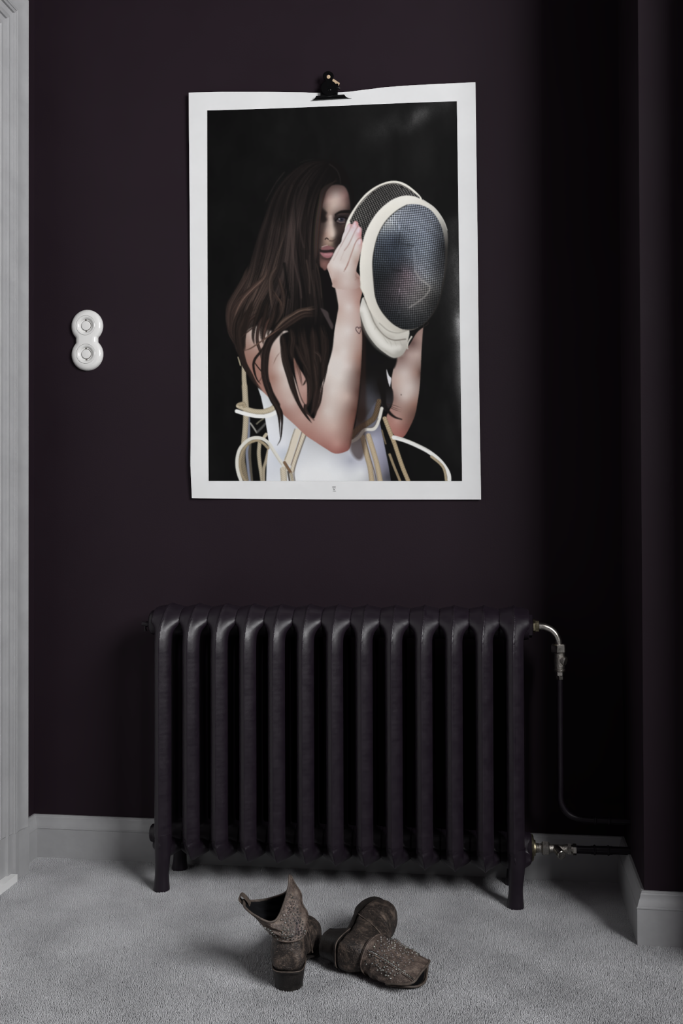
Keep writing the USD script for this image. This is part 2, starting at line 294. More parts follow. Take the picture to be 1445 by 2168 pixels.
def ring_clip(c, axis, r, w):
    return shift(lathe([(0, -w), (r * .85, -w), (r, -w * .5), (r, w * .5), (r * .85, w), (0, w)], axis, 24), c)
pp = thing('heating_pipe', 'thin plum painted pipe dropping from the elbow valve and turning into the pier', 'pipe')
obj('pipe', tube(crv([(XV2, YM, .480), (XV2, YM, .40), (XV2, YM, .25), (XV2, YM, .2150), (XV2 + .006, YM, .1960), (XV2 + .020, YM, .1800), (XV2 + .045, YM, .1715), (XV2 + .070, YM, .1700), (XV2 + .10, YM, .1700), (XR + .02, YM, .1700)], 8), .0068, 18), M['rad'], pp, smooth=40)
for x in (.246, .276):
    obj('pipe_collar', ring_clip((x, YM, .170), 'x', .0088, .003), M['rad'], pp, smooth=35)

# ------------------------------------------------------------------ lower valve and pipe
lv = thing('radiator_valve', 'nickel lockshield valve beside the right foot of the radiator, above the baseboard', 'radiator valve')
X0 = lambda px: at(px, 1797, y=YM)[0]
zl = ZB + .001
obj('flange', shift(lathe([(0, 0), (.0285, 0), (.0295, .003), (.0270, .006), (.0175, .0075), (.0170, .0105), (0, .0105)], 'x', 36), (X0(1122.5), YM, zl)), M['brass'], lv, smooth=30, label='brass flange against the radiator end')
obj('nipple', shift(lathe([(0, 0), (.0105, 0), (.0098, .002), (.0108, .004), (.0096, .006), (.0106, .008), (.0095, .010), (.010, .016), (0, .016)], 'x', 28), (X0(1131), YM, zl)), M['cast'], lv, smooth=30)
obj('union_nut', shift(hexnut(.0160, X0(1162) - X0(1146), turn=10), (X0(1146), YM, zl)), M['nickel'], lv, smooth=25)
obj('valve_body', shift(lathe([(0, 0), (.0105, 0), (.0092, .004), (.0085, .012), (.0088, .030), (.0102, .038), (.0112, .044), (0, .044)], 'x', 28), (X0(1161), YM, zl)), M['cast'], lv, smooth=35)
s0, s1 = np.array([X0(1176), YM, zl + .001]), np.array([X0(1186), YM - .030, zl - .004])
obj('lock_shield', tube([s0, s0 * .5 + s1 * .5, s0 * .12 + s1 * .88, s1, s1 + (s1 - s0) * .04], [.0085, .0095, .0098, .0096, .0080], 24), M['nickel'], lv, smooth=30)
obj('compression_nut', shift(hexnut(.0128, .0085, turn=10), (X0(1200), YM, zl)), M['nickel'], lv, smooth=25)
obj('tail_nut', shift(cat(lathe([(0, -.004), (.0090, -.004), (.0090, 0), (0, 0)], 'x', 20), hexnut(.0125, .0088, turn=-8)), (X0(1211), YM, zl)), M['nickel'], lv, smooth=25)
pq_ = thing('heating_pipe', 'short plum painted pipe running level from the lower valve into the pier', 'pipe')
obj('pipe', tube([(X0(1218), YM, zl), (X0(1240), YM, zl), (X0(1300), YM, zl + .001), (XR + .02, YM, zl + .002)], .0085, 20), M['rad'], pq_, smooth=40)
obj('coupling', tube([(X0(1250), YM, zl), (X0(1295), YM, zl + .001)], .0093, 20), M['rad'], pq_, smooth=40)
for px_ in (1258, 1287):
    obj('pipe_collar', ring_clip((X0(px_), YM, zl + .0005), 'x', .0112, .0024), M['rad'], pq_, smooth=35)
# ---------------------------------------------------------------- the picture printed on the poster, evaluated on the print's own vertex grid
PX0, PY0, PW, PH = 436, 210, 548, 814
def paint_print():
    rng = np.random.default_rng(7)
    yy, xx = np.mgrid[0:PH, 0:PW]
    xx = xx + PX0 + 0.0; yy = yy + PY0 + 0.0
    pq = np.stack([xx, yy, 0 * xx], -1)
    FR = dict(P=(0, 0, 1), A=(560, 330, 7.225), B=(680, 380, 9.85), C=(470, 560, 7.225), E=(480, 820, 7.225), F=(660, 620, 7.225), G=(740, 740, 6.0208), M=(640, 370, 4.5156))
    def fr(k, pts):
        a, b, s = FR[k]
        return np.array([(a + p[0] / s, b + p[1] / s) for p in pts])
    def curve(p, step=0.6, closed=False):
        p = np.asarray(p, float)
        if closed:
            p = np.vstack([p[-1:], p, p[:2]])
        else:
            p = np.vstack([2 * p[0] - p[1], p, 2 * p[-1] - p[-2]])
        out = []
        for i in range(1, len(p) - 2):
            a, b, c, d = p[i - 1:i + 3]
            n = max(2, int(np.hypot(*(c - b)) / step))
            t = np.linspace(0, 1, n, endpoint=False)[:, None]
            out.append(0.5 * (2 * b + (c - a) * t + (2 * a - 5 * b + 4 * c - d) * t * t + (3 * b - a - 3 * c + d) * t ** 3))
        if not closed:
            out.append(p[-2:-1])
        return np.vstack(out)
    img = np.zeros((PH, PW, 3))
    def box(q, m):
        x0 = int(max(0, np.floor(q[:, 0].min() - PX0 - m))); x1 = int(min(PW, np.ceil(q[:, 0].max() - PX0 + m + 1)))
        y0 = int(max(0, np.floor(q[:, 1].min() - PY0 - m))); y1 = int(min(PH, np.ceil(q[:, 1].max() - PY0 + m + 1)))
        return slice(y0, max(y1, y0)), slice(x0, max(x1, x0))
    def shape(k, pts, blur=1.2, smooth=True):
        q = curve(fr(k, pts), 0.8, True) if smooth else fr(k, pts)
        g = shapely.Polygon(q).buffer(0)
        b = box(q, blur * 2 + 2)
        X, Y = xx[b], yy[b]
        if X.size == 0:
            return b, np.zeros(X.shape)
        ins = shapely.contains_xy(g, X.ravel(), Y.ravel()).reshape(X.shape)
        dense = q if smooth else np.array([g.exterior.interpolate(t).coords[0] for t in np.arange(0, g.exterior.length, 0.6)])
        d = cKDTree(dense).query(np.stack([X.ravel(), Y.ravel()], 1))[0].reshape(X.shape)
        return b, np.clip(0.5 + np.where(ins, d, -d) / blur, 0, 1)
    def lay(b, m, c, alpha=1.0):
        m = (m * alpha)[..., None]
        img[b] = img[b] * (1 - m) + np.asarray(c, float) * m
    def fill(k, pts, c, blur=1.2, alpha=1.0, smooth=True):
        b, m = shape(k, pts, blur, smooth); lay(b, m, c, alpha)
    def field(k, b, cols, power=3.0):
        # tone between given samples: linear radial basis, evaluated on a coarse lattice
        X, Y = xx[b], yy[b]
        p = fr(k, [(c[0], c[1]) for c in cols]); v = np.array([c[2] for c in cols], float)
        ys, xs = np.unique(np.r_[np.arange(0, X.shape[0], 3), X.shape[0] - 1]), np.unique(np.r_[np.arange(0, X.shape[1], 3), X.shape[1] - 1])
        g = np.stack([X[np.ix_(ys, xs)].ravel(), Y[np.ix_(ys, xs)].ravel()], 1)
        o = RBFInterpolator(p, v, kernel='linear', smoothing=0.6)(g).reshape(len(ys), len(xs), 3)
        o = np.clip(o, v.min(0) * .8, v.max(0))
        iy = np.interp(np.arange(X.shape[0]), ys, np.arange(len(ys))); ix = np.interp(np.arange(X.shape[1]), xs, np.arange(len(xs)))
        cc = np.meshgrid(iy, ix, indexing='ij')
        return np.stack([map_coordinates(o[..., j], cc, order=1) for j in range(3)], -1)
    def skin(k, pts, cols, blur=1.3, power=3.0, smooth=True, alpha=1.0):
        b, m = shape(k, pts, blur, smooth)
        lay(b, m, gaussian_filter(field(k, b, cols, power), (2.0, 2.0, 0)), alpha)
    def stroke(k, pts, w, c, alpha=1.0, taper=(1, 1), soft=1.2, twist=None, c2=None, q=None):
        q = curve(fr(k, pts), 0.5) if q is None else q
        w = w / FR[k][2]
        b = box(q, w / 2 + soft + 1)
        X, Y = xx[b], yy[b]
        if X.size == 0:
            return
        d, i = cKDTree(q).query(np.stack([X.ravel(), Y.ravel()], 1), distance_upper_bound=w / 2 + soft + 1)
        ok = np.isfinite(d); i = np.where(ok, i, 0); d = np.where(ok, d, 99.0)
        t = i / max(len(q) - 1, 1)
        ww = w * (taper[0] * (1 - t) + taper[1] * t)
        m = np.clip(0.5 + (ww / 2 - d) / soft, 0, 1) * np.clip(ww / 0.8, 0, 1)
        col = np.broadcast_to(np.asarray(c, float), (len(d), 3)).copy()
        if twist:
            tg = np.gradient(q, axis=0); tg /= np.linalg.norm(tg, axis=1, keepdims=True) + 1e-9
            dx = X.ravel() - q[i, 0]; dy = Y.ravel() - q[i, 1]
            off = dx * -tg[i, 1] + dy * tg[i, 0]
            arc = np.r_[0, np.cumsum(np.hypot(*np.diff(q, axis=0).T))][i]
            ph = (arc + 0.9 * off) / twist
            st = 0.5 + 0.5 * np.cos(2 * np.pi * ph)
            edge = np.clip(1 - (2 * off / np.maximum(ww, .1)) ** 2, 0, 1) ** 0.5
            col = col * (0.62 + 0.38 * edge)[:, None]
            a = (st ** 3)[:, None] * 0.75
            col = col * (1 - a) + np.asarray(c2 if c2 is not None else np.asarray(c) * 0.5) * a
        m = (m * alpha).reshape(X.shape)[..., None]
        img[b] = img[b] * (1 - m) + col.reshape(X.shape + (3,)) * m
    def hair(q, w, c, alpha, fade=0.15):
        # one fine strand: gaussian splats along the curve
        n = len(q); t = np.linspace(0, 1, n)
        f = np.clip(t / fade, 0, 1) * np.clip((1 - t) / fade, 0, 1)
        b = box(q, 3)
        if img[b].size == 0:
            return
        m = np.zeros(img[b].shape[:2])
        ox, oy = PX0 + b[1].start, PY0 + b[0].start
        ix = np.round(q[:, 0] - ox).astype(int); iy = np.round(q[:, 1] - oy).astype(int)
        R = 1 if w < 1.2 else 2
        for ay in range(-R, R + 1):
            for ax in range(-R, R + 1):
                jx, jy = ix + ax, iy + ay
                ok = (jx >= 0) & (jy >= 0) & (jx < m.shape[1]) & (jy < m.shape[0])
                v = np.exp(-((jx + ox - q[:, 0]) ** 2 + (jy + oy - q[:, 1]) ** 2) / (2 * (w / 2) ** 2)) * f
                np.maximum.at(m, (jy[ok], jx[ok]), v[ok])
        lay(b, m, c, alpha)
    def lock(k, g0, g1, n, cols, w=(0.6, 1.3), alpha=(0.25, 0.7), wob=1.5, sub=(0.0, 1.0), clump=5.0):
        # n strands between two guide curves; tone varies in clumps across the lock
        a, c = curve(fr(k, g0), 0.8), curve(fr(k, g1), 0.8)
        m = max(len(a), len(c))
        r = lambda z: np.stack([np.interp(np.linspace(0, 1, m), np.linspace(0, 1, len(z)), z[:, j]) for j in (0, 1)], 1)
        a, c = r(a), r(c)
        tone = gaussian_filter(rng.random(200), 200 / clump / 6, mode='wrap'); tone = (tone - tone.min()) / (np.ptp(tone) + 1e-9)
        s = np.linspace(0, 1, m)
        for _ in range(n):
            t = rng.random(); s0 = rng.uniform(sub[0], sub[0] + 0.45 * (sub[1] - sub[0])); s1 = min(sub[1], s0 + rng.uniform(0.3, 1.0))
            tt = np.clip(t + 0.05 * np.sin(s * rng.uniform(2, 7) + rng.uniform(0, 6)), 0, 1)[:, None]
            q = a * (1 - tt) + c * tt
            q = q + (wob * np.sin(s * rng.uniform(3, 9) + rng.uniform(0, 6)) * s)[:, None] * np.array([1, 0.15])
            q = q[int(s0 * m):max(int(s1 * m), int(s0 * m) + 6)]
            u = np.clip(tone[int(t * 199)] + rng.normal(0, 0.15), 0, 1)
            col = np.array(cols[0]) * (1 - u) + np.array(cols[1]) * u
            hair(q, rng.uniform(*w), col, rng.uniform(*alpha))
    sm = lambda z: z * z * (3 - 2 * z)
    # ---- dark cloth backdrop, then paper sheen painted over its right edge and top right
    n1 = fbm(pq / 60.0, 4, 3); n2 = fbm(pq * np.array([1, .45, 1]) / 22.0, 4, 5); gr = rng.random((PH, PW))
    base = 8 + 10 * np.clip((xx - 470) / 300, 0, 1) * np.clip(1.1 - (yy - 300) / 500, 0, 1) + 9 * (n1 - .5) + 7 * (n2 - .5) + 4 * (gr - .5)
    img[:] = base[..., None] * np.array([1.0, 1.0, .98])
    for (x0, y0, x1, y1, s, v) in [(862, 270, 890, 238, 14, 20), (880, 250, 940, 212, 18, 22), (795, 280, 830, 262, 22, 14), (962, 470, 972, 700, 15, 22), (972, 540, 984, 900, 13, 40), (978, 680, 990, 870, 14, 75), (950, 560, 962, 820, 24, 12), (940, 860, 970, 960, 26, 8)]:  # soft bands of sheen on the paper, painted into the print colours
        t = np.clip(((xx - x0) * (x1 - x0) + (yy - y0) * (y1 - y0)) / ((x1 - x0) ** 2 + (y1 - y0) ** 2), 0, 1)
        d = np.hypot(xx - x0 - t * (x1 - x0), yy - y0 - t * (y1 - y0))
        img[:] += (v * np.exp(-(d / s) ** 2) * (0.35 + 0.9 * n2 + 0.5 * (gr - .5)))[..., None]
    # ---- hanging rope on the far left, behind the body
    bei, beid = (188, 177, 154), (120, 108, 90)
    stroke('E', [(350, 870), (345, 1050), (360, 1250), (378, 1450)], 55, (95, 88, 76), twist=3.2)
    stroke('E', [(332, 470), (335, 700), (322, 880), (305, 1000), (320, 1200), (348, 1450)], 40, (122, 127, 142), soft=2)
    stroke('C', [(245, 1420), (262, 1480), (280, 1540)], 22, (150, 140, 118))
    stroke('C', [(330, 1560), (335, 1750), (350, 1950), (352, 2168)], 85, bei, twist=4.2, c2=beid, taper=(.75, 1.1))
    stroke('E', [(270, -20), (280, 150), (292, 300), (290, 480), (280, 650), (262, 850)], 88, bei, twist=4.2, c2=beid)
    stroke('E', [(255, 900), (240, 1100), (262, 1250), (300, 1450)], 78, (140, 128, 106), twist=4, c2=(70, 62, 50))
    stroke('E', [(360, 550), (410, 620), (455, 690)], 26, (150, 148, 140), soft=2); stroke('E', [(560, 480), (500, 520), (455, 560)], 26, (120, 116, 100), twist=3)
    stroke('E', [(585, 560), (540, 610), (470, 680)], 34, (80, 80, 78), soft=3)
    stroke('E', [(500, 850), (488, 1000), (500, 1150), (520, 1280), (545, 1450)], 62, (180, 170, 148), twist=4.5, c2=(130, 118, 98))
    stroke('E', [(600, 720), (570, 760)], 50, (180, 170, 148)); stroke('E', [(632, 970), (595, 1130), (565, 1250), (562, 1450)], 48, (175, 164, 142), twist=3.4, c2=(105, 94, 76))
    # ---- white dress
    skin('P', [(545, 820), (552, 840), (558, 868), (563, 900), (569, 938), (564, 985), (563, 1024), (828, 1024), (822, 985), (813, 940), (803, 890), (800, 850), (785, 830), (765, 830), (752, 900), (735, 950), (640, 880), (590, 845)],
         [(555, 850, (205, 208, 210)), (600, 940, (214, 216, 220)), (603, 962, (184, 189, 198)), (640, 1000, (222, 223, 223)), (720, 1000, (217, 219, 220)), (745, 955, (190, 192, 200)), (742, 975, (160, 162, 174)), (765, 1000, (214, 216, 217)), (790, 930, (165, 166, 182)), (800, 970, (150, 150, 166)), (806, 1000, (128, 126, 138)), (820, 1010, (66, 66, 74)), (790, 860, (88, 88, 98)), (770, 840, (48, 48, 52)), (760, 880, (45, 44, 46)), (575, 1000, (205, 208, 213)), (690, 980, (216, 218, 220)), (755, 905, (60, 58, 58)), (570, 900, (216, 218, 221))], smooth=False)
    # ---- ropes over the dress
    fill('E', [(1060, 620), (1135, 665), (965, 1205), (870, 1120)], (205, 196, 179), smooth=False); stroke('E', [(1040, 640), (985, 800), (940, 960), (885, 1110)], 14, (176, 164, 140), twist=2.2)
    stroke('E', [(1182, 690), (1110, 900), (1050, 1080), (1000, 1270)], 72, (207, 198, 180), twist=5.5, c2=(180, 166, 142))
    stroke('E', [(1148, 680), (1062, 950), (980, 1190)], 9, (92, 70, 54)); stroke('E', [(1210, 735), (1120, 980), (1030, 1270), (1042, 1450)], 12, (84, 76, 70), soft=2)
    stroke('E', [(180, 285), (300, 335), (420, 368), (560, 372), (680, 335), (735, 290)], 82, (197, 186, 163), twist=4.2, c2=(142, 128, 104))
    stroke('E', [(190, 260), (250, 250), (270, 290)], 60, (180, 165, 138), twist=3); stroke('E', [(150, 365), (300, 410), (450, 440), (600, 440), (700, 410), (770, 365)], 60, (224, 224, 221))
    stroke('E', [(290, 1445), (225, 1330), (200, 1200), (205, 1090), (250, 960), (330, 860), (420, 820), (480, 815), (560, 860), (630, 930)], 46, (168, 154, 128), twist=3.2, c2=(104, 90, 68))
    stroke('E', [(225, 1450), (180, 1330), (155, 1200), (160, 1070), (200, 940), (290, 835), (380, 782), (480, 772), (570, 800), (650, 870), (720, 980), (790, 1090), (860, 1190), (925, 1290), (990, 1440)], 52, (208, 206, 197))
    stroke('E', [(620, 850), (700, 980), (770, 1090), (840, 1190)], 14, (170, 164, 150), alpha=.6)
    stroke('E', [(860, 1260), (868, 1350), (875, 1450)], 95, (205, 196, 178), twist=4.5, c2=(160, 146, 120)); stroke('E', [(935, 1290), (960, 1440)], 26, (70, 66, 62), soft=2)
    stroke('E', [(880, 1150), (930, 1230), (980, 1310)], 44, (126, 100, 76), twist=2.6, c2=(80, 58, 42)); stroke('E', [(985, 1320), (1010, 1450)], 42, (188, 176, 152), twist=4)
    stroke('G', [(165, 1120), (218, 1350), (258, 1500), (285, 1700)], 66, (186, 169, 141), twist=3.6, c2=(140, 122, 96)); stroke('G', [(238, 1100), (300, 1300), (350, 1480), (392, 1700)], 66, (190, 174, 147), twist=3.6, c2=(146, 128, 102))
    stroke('G', [(200, 1150), (262, 1380), (320, 1580), (340, 1700)], 9, (70, 56, 42), alpha=.8)
    stroke('G', [(410, 1030), (430, 1110), (458, 1200)], 22, (120, 106, 84), twist=3); stroke('G', [(508, 1340), (560, 1480), (650, 1700)], 36, (160, 144, 116), twist=3.4, c2=(84, 70, 52))
    # ---- far arm
    skin('G', [(1000, -330), (860, -220), (760, -60), (680, 20), (590, 130), (548, 280), (530, 420), (545, 560), (540, 700), (490, 800), (468, 870), (500, 970), (560, 1085), (640, 1118), (695, 1105), (765, 990), (830, 840), (862, 680), (890, 480), (905, 250), (915, 0), (945, -330)],
         [(700, 300, (192, 180, 174)), (860, 300, (140, 110, 100)), (900, 300, (70, 52, 46)), (700, 600, (196, 183, 176)), (820, 700, (134, 100, 88)), (600, 400, (182, 160, 150)), (600, 900, (178, 142, 132)), (640, 1080, (150, 98, 90)), (540, 900, (160, 118, 108)), (660, 90, (112, 88, 82)), (760, 60, (165, 145, 138)), (850, 60, (176, 156, 148)), (760, 480, (196, 184, 178)), (740, 1000, (112, 74, 66)), (840, 830, (84, 60, 52)), (880, -150, (150, 126, 118)), (800, -80, (90, 68, 64)), (560, 620, (130, 104, 96))])
    stroke('G', [(655, 572), (655, 580)], 10, (60, 48, 46))
    stroke('G', [(445, 880), (510, 1050), (570, 1200), (620, 1350), (680, 1520), (755, 1700)], 56, (190, 172, 140), twist=4.2, c2=(92, 76, 56))
    # ---- dark hair and shade between the arms
    skin('F', [(740, 640), (800, 600), (1000, 920), (1150, 995), (1295, 990), (1260, 1150), (1170, 1160), (1150, 1250), (1190, 1420), (1235, 1500), (1240, 1650), (1180, 1760), (1120, 1800), (1060, 1700), (990, 1660), (900, 1780), (760, 1980), (690, 1900), (745, 1400)],
         [(900, 1000, (13, 12, 12)), (1100, 1300, (15, 13, 12)), (900, 1600, (62, 62, 68)), (850, 1450, (42, 42, 46)), (780, 1800, (40, 34, 30)), (900, 1750, (72, 72, 78)), (1050, 1500, (18, 15, 14)), (760, 1300, (16, 14, 13))], blur=4)
    fill('F', [(1140, 1170), (1175, 1260), (1212, 1310), (1195, 1420), (1185, 1430), (1150, 1300)], (205, 203, 205), blur=1.6)
    stroke('G', [(395, 420), (425, 560), (440, 700), (500, 800), (575, 862), (660, 890)], 95, (17, 14, 13), taper=(1, .12), soft=3)
    for dx, dy in ((0, 0), (30, 22), (10, -30)):
        stroke('G', [(480, 690 + dx), (560, 740 + dy), (660, 775 + dy)], 10, (40, 28, 26), taper=(1, .2), alpha=.75)
    # ---- crossing ribbon with rope
    stroke('G', [(10, 1120), (110, 1010), (240, 930), (320, 850), (372, 660)], 70, (104, 86, 66), twist=4.4, c2=(52, 40, 30), taper=(1.1, .9)); stroke('G', [(-30, 1200), (100, 1130), (190, 1025), (310, 1010), (370, 900), (408, 750)], 42, (206, 204, 196))
    stroke('G', [(160, 1000), (300, 985), (360, 880)], 8, (70, 62, 54), alpha=.8)
    stroke('G', [(560, 1120), (700, 1160), (850, 1222), (1000, 1300), (1130, 1400), (1220, 1510), (1262, 1600), (1268, 1700)], 52, (220, 220, 216)); stroke('G', [(1040, 1365), (1150, 1455), (1205, 1540), (1232, 1700)], 34, (178, 164, 138), twist=3.4, c2=(110, 94, 70))
    stroke('G', [(600, 1120), (760, 1160), (900, 1225), (1010, 1290)], 8, (170, 164, 150), alpha=.6)
    # ---- back, shoulder and near arm
    skin('P', [(484, 690), (492, 722), (503, 748), (512, 764), (528, 795), (545, 818), (565, 838), (582, 856), (600, 878), (622, 898), (646, 921), (668, 936), (688, 949), (708, 960), (729, 957), (741, 946), (748, 905), (755, 868), (760, 828), (764.5, 772), (766.6, 717), (764.5, 689), (762, 661), (762, 638), (766, 618), (764, 590), (745, 570), (720, 585), (708, 610), (715, 645), (713, 668), (707, 703), (701.5, 744), (694.6, 772), (681, 814), (670, 862), (664, 886), (650, 868), (640, 800), (620, 730), (600, 690), (540, 668), (505, 660)],
         [(495, 715, (120, 88, 76)), (515, 760, (140, 106, 94)), (545, 800, (150, 112, 100)), (535, 690, (190, 178, 170)), (540, 720, (178, 158, 148)), (560, 760, (150, 112, 100)), (596, 750, (190, 176, 168)), (594, 781, (199, 188, 181)), (606, 815, (196, 182, 174)), (618, 850, (190, 172, 164)), (578, 800, (150, 114, 102)), (592, 850, (168, 136, 126)), (604, 874, (150, 112, 102)), (640, 880, (176, 146, 136)), (655, 918, (160, 118, 108)), (690, 945, (150, 104, 96)), (714, 940, (178, 138, 128)), (724, 954, (140, 90, 84)), (706, 902, (192, 168, 158)), (690, 870, (200, 188, 180)), (702, 828, (206, 196, 189)), (700, 880, (198, 182, 174)), (740, 930, (110, 76, 68)), (742, 890, (120, 84, 74)), (750, 868, (92, 62, 54)), (757, 830, (80, 54, 48)), (760, 790, (92, 66, 58)), (762, 760, (130, 98, 88)), (757, 758, (150, 118, 106)), (728, 745, (207, 199, 193)), (712, 740, (196, 182, 174)), (738, 700, (206, 198, 193)), (762, 703, (164, 136, 126)), (718, 680, (190, 172, 163)), (738, 650, (205, 196, 191)), (758, 642, (166, 132, 122)), (718, 655, (180, 156, 146)), (725, 612, (190, 172, 166)), (740, 600, (182, 162, 154)), (760, 605, (150, 116, 106)), (684, 820, (178, 160, 152)), (672, 865, (166, 138, 128)), (665, 900, (172, 140, 130)), (652, 860, (150, 112, 102)), (640, 830, (170, 140, 128)), (722, 800, (206, 197, 190)), (735, 840, (188, 166, 156)), (736, 775, (202, 190, 184))], power=3.4)
    stroke('P', [(664, 889), (655, 880), (648, 868)], 3, (70, 48, 44), alpha=.7, soft=2.5)
    hb, hm = shape('P', [(741, 951), (755, 868), (760, 828), (764.5, 772), (766.6, 717), (764.5, 689), (772, 689), (772, 951)], 7); lay(hb, hm * .6, (40, 26, 22))
    # heart drawn on the wrist
    stroke('F', [(716, 548), (706, 528), (690, 523), (672, 536), (674, 566), (694, 598), (724, 624), (738, 594), (750, 560), (746, 530), (732, 524), (718, 546)], 10, (62, 46, 50), soft=.9)
    # ---- face
    skin('A', [(950, 500), (1010, 455), (1110, 440), (1220, 470), (1285, 600), (1310, 830), (1270, 1000), (1215, 1150), (1150, 1350), (1050, 1500), (965, 1710), (890, 1755), (835, 1660), (825, 1500), (780, 1300), (810, 1100), (850, 880), (870, 700), (900, 570)],
         [(1090, 600, (182, 166, 158)), (960, 660, (164, 138, 130)), (905, 640, (70, 50, 46)), (1010, 500, (134, 108, 102)), (1100, 470, (130, 106, 100)), (1220, 600, (140, 110, 105)), (1285, 640, (70, 52, 50)), (1290, 790, (52, 40, 38)), (1210, 760, (140, 116, 108)), (1060, 770, (182, 164, 154)), (980, 830, (160, 138, 126)), (1000, 920, (172, 152, 142)), (1012, 1020, (190, 172, 161)), (950, 930, (110, 90, 82)), (900, 950, (26, 21, 20)), (870, 860, (20, 16, 16)), (1075, 940, (52, 42, 40)), (1085, 1050, (44, 36, 34)), (1040, 1210, (208, 190, 177)), (1015, 1120, (196, 178, 167)), (945, 1215, (160, 134, 123)), (890, 1180, (86, 68, 62)), (820, 1200, (56, 44, 41)), (840, 1050, (60, 48, 45)), (880, 1330, (104, 86, 77)), (1000, 1335, (160, 138, 120)), (940, 1330, (140, 116, 104)), (1100, 1240, (40, 32, 30)), (1150, 1120, (74, 60, 54)), (1190, 1060, (86, 70, 64)), (1100, 1340, (40, 32, 30)), (840, 1400, (86, 70, 66)), (820, 1500, (46, 37, 35)), (1060, 1450, (52, 42, 40)), (900, 1650, (128, 94, 87)), (945, 1600, (108, 78, 73)), (870, 1725, (84, 58, 54)), (950, 1570, (58, 43, 40)), (930, 1690, (120, 86, 80)), (780, 1300, (34, 28, 27))], blur=3.5, power=3.6)
    fill('A', [(1095, 930), (1092, 1100), (1115, 1250), (1060, 1330), (1130, 1380), (1200, 1180), (1280, 1030), (1190, 1050)], (42, 33, 31), blur=7, alpha=.62)
    fill('A', [(830, 1020), (900, 960), (935, 1060), (890, 1190), (870, 1340), (820, 1480), (770, 1300)], (38, 30, 28), blur=9, alpha=.55)
    stroke('A', [(1005, 930), (1018, 1050), (1032, 1150), (1040, 1215)], 52, (208, 190, 178), alpha=.5, soft=4)
    fill('A', [(850, 800), (900, 820), (950, 870), (930, 920), (950, 980), (900, 1020), (850, 980)], (24, 19, 18), blur=5, alpha=.8)
    fill('A', [(1070, 900), (1100, 870), (1160, 838), (1240, 828), (1310, 830), (1310, 875), (1220, 880), (1140, 890), (1090, 935)], (21, 17, 16), blur=3)
    fill('A', [(1060, 960), (1110, 905), (1200, 890), (1290, 900), (1260, 1010), (1170, 1050), (1090, 1020)], (38, 31, 31), blur=4)
    fill('A', [(1100, 992), (1135, 962), (1180, 950), (1225, 962), (1218, 1000), (1160, 1010)], (70, 63, 66), blur=2)
    fill('A', [(1140, 972), (1162, 950), (1200, 954), (1208, 985), (1180, 1002), (1150, 994)], (44, 44, 54), blur=1.4)
    fill('A', [(1164, 968), (1180, 960), (1192, 974), (1180, 986), (1166, 982)], (14, 13, 16), blur=1)
    stroke('A', [(1085, 990), (1120, 955), (1170, 936), (1225, 944), (1265, 965)], 22, (15, 12, 12), soft=1.8); stroke('A', [(1105, 1000), (1160, 1020), (1225, 1012)], 9, (150, 128, 124), alpha=.8)
    stroke('A', [(1095, 905), (1160, 885), (1240, 888)], 8, (76, 62, 58), alpha=.6); stroke('A', [(1136, 964), (1143, 966)], 13, (215, 218, 222), soft=1)
    stroke('A', [(925, 1275), (945, 1258), (972, 1275)], 15, (28, 20, 18)); stroke('A', [(990, 1298), (1040, 1300), (1085, 1270)], 16, (58, 42, 38), alpha=.75, soft=2); stroke('A', [(905, 1240), (915, 1210), (930, 1190)], 8, (120, 96, 88), alpha=.5, soft=2)
    fill('A', [(835, 1420), (880, 1440), (960, 1435), (1050, 1430), (1040, 1478), (940, 1485), (850, 1478)], (38, 29, 29), blur=2)
    fill('A', [(865, 1412), (920, 1382), (975, 1372), (1010, 1385), (1058, 1405), (1045, 1425), (960, 1440), (870, 1434)], (124, 86, 87), blur=2); stroke('A', [(872, 1395), (915, 1378), (960, 1366)], 9, (206, 184, 178), alpha=.85)
    fill('A', [(850, 1478), (920, 1484), (1036, 1478), (1036, 1520), (985, 1562), (915, 1552), (872, 1520)], (146, 99, 103), blur=2.4); stroke('A', [(920, 1505), (970, 1512), (1015, 1505)], 20, (190, 144, 148), alpha=.55, soft=3); stroke('A', [(880, 1566), (940, 1582), (1000, 1570)], 16, (48, 34, 32), alpha=.6, soft=3)
    # ---- hair masses
    fill('P', [(705, 341), (672, 340), (640, 350), (615, 366), (592, 394), (575, 425), (562, 460), (545, 500), (532, 545), (520, 590), (503, 640), (488, 680), (486, 712), (500, 745), (512, 764), (516, 740), (520, 705), (545, 690), (575, 700), (600, 700), (640, 705), (690, 705), (704, 690), (684, 650), (680, 600), (676, 560), (673, 520), (677, 470), (682, 430), (694, 398), (715, 388), (738, 396), (745, 440), (752, 470), (752, 430), (744, 390), (728, 358)], (15, 12.5, 12), blur=5)
    fill('P', [(676, 570), (690, 578), (706, 600), (715, 645), (713, 665), (708, 690), (703, 740), (690, 780), (676, 830), (666, 880), (655, 860), (640, 850), (622, 800), (604, 760), (594, 712), (640, 690), (680, 640)], (13, 11, 11), blur=3)
    fill('C', [(60, 600), (300, 480), (900, 500), (960, 900), (860, 1010), (740, 1000), (700, 900), (640, 960), (600, 820), (540, 800), (430, 900), (360, 860), (300, 1060), (230, 900), (190, 1060), (120, 900)], (15, 12, 11), blur=9)
    D0, D1, D2 = (24, 19, 18), (82, 68, 62), (112, 93, 82)
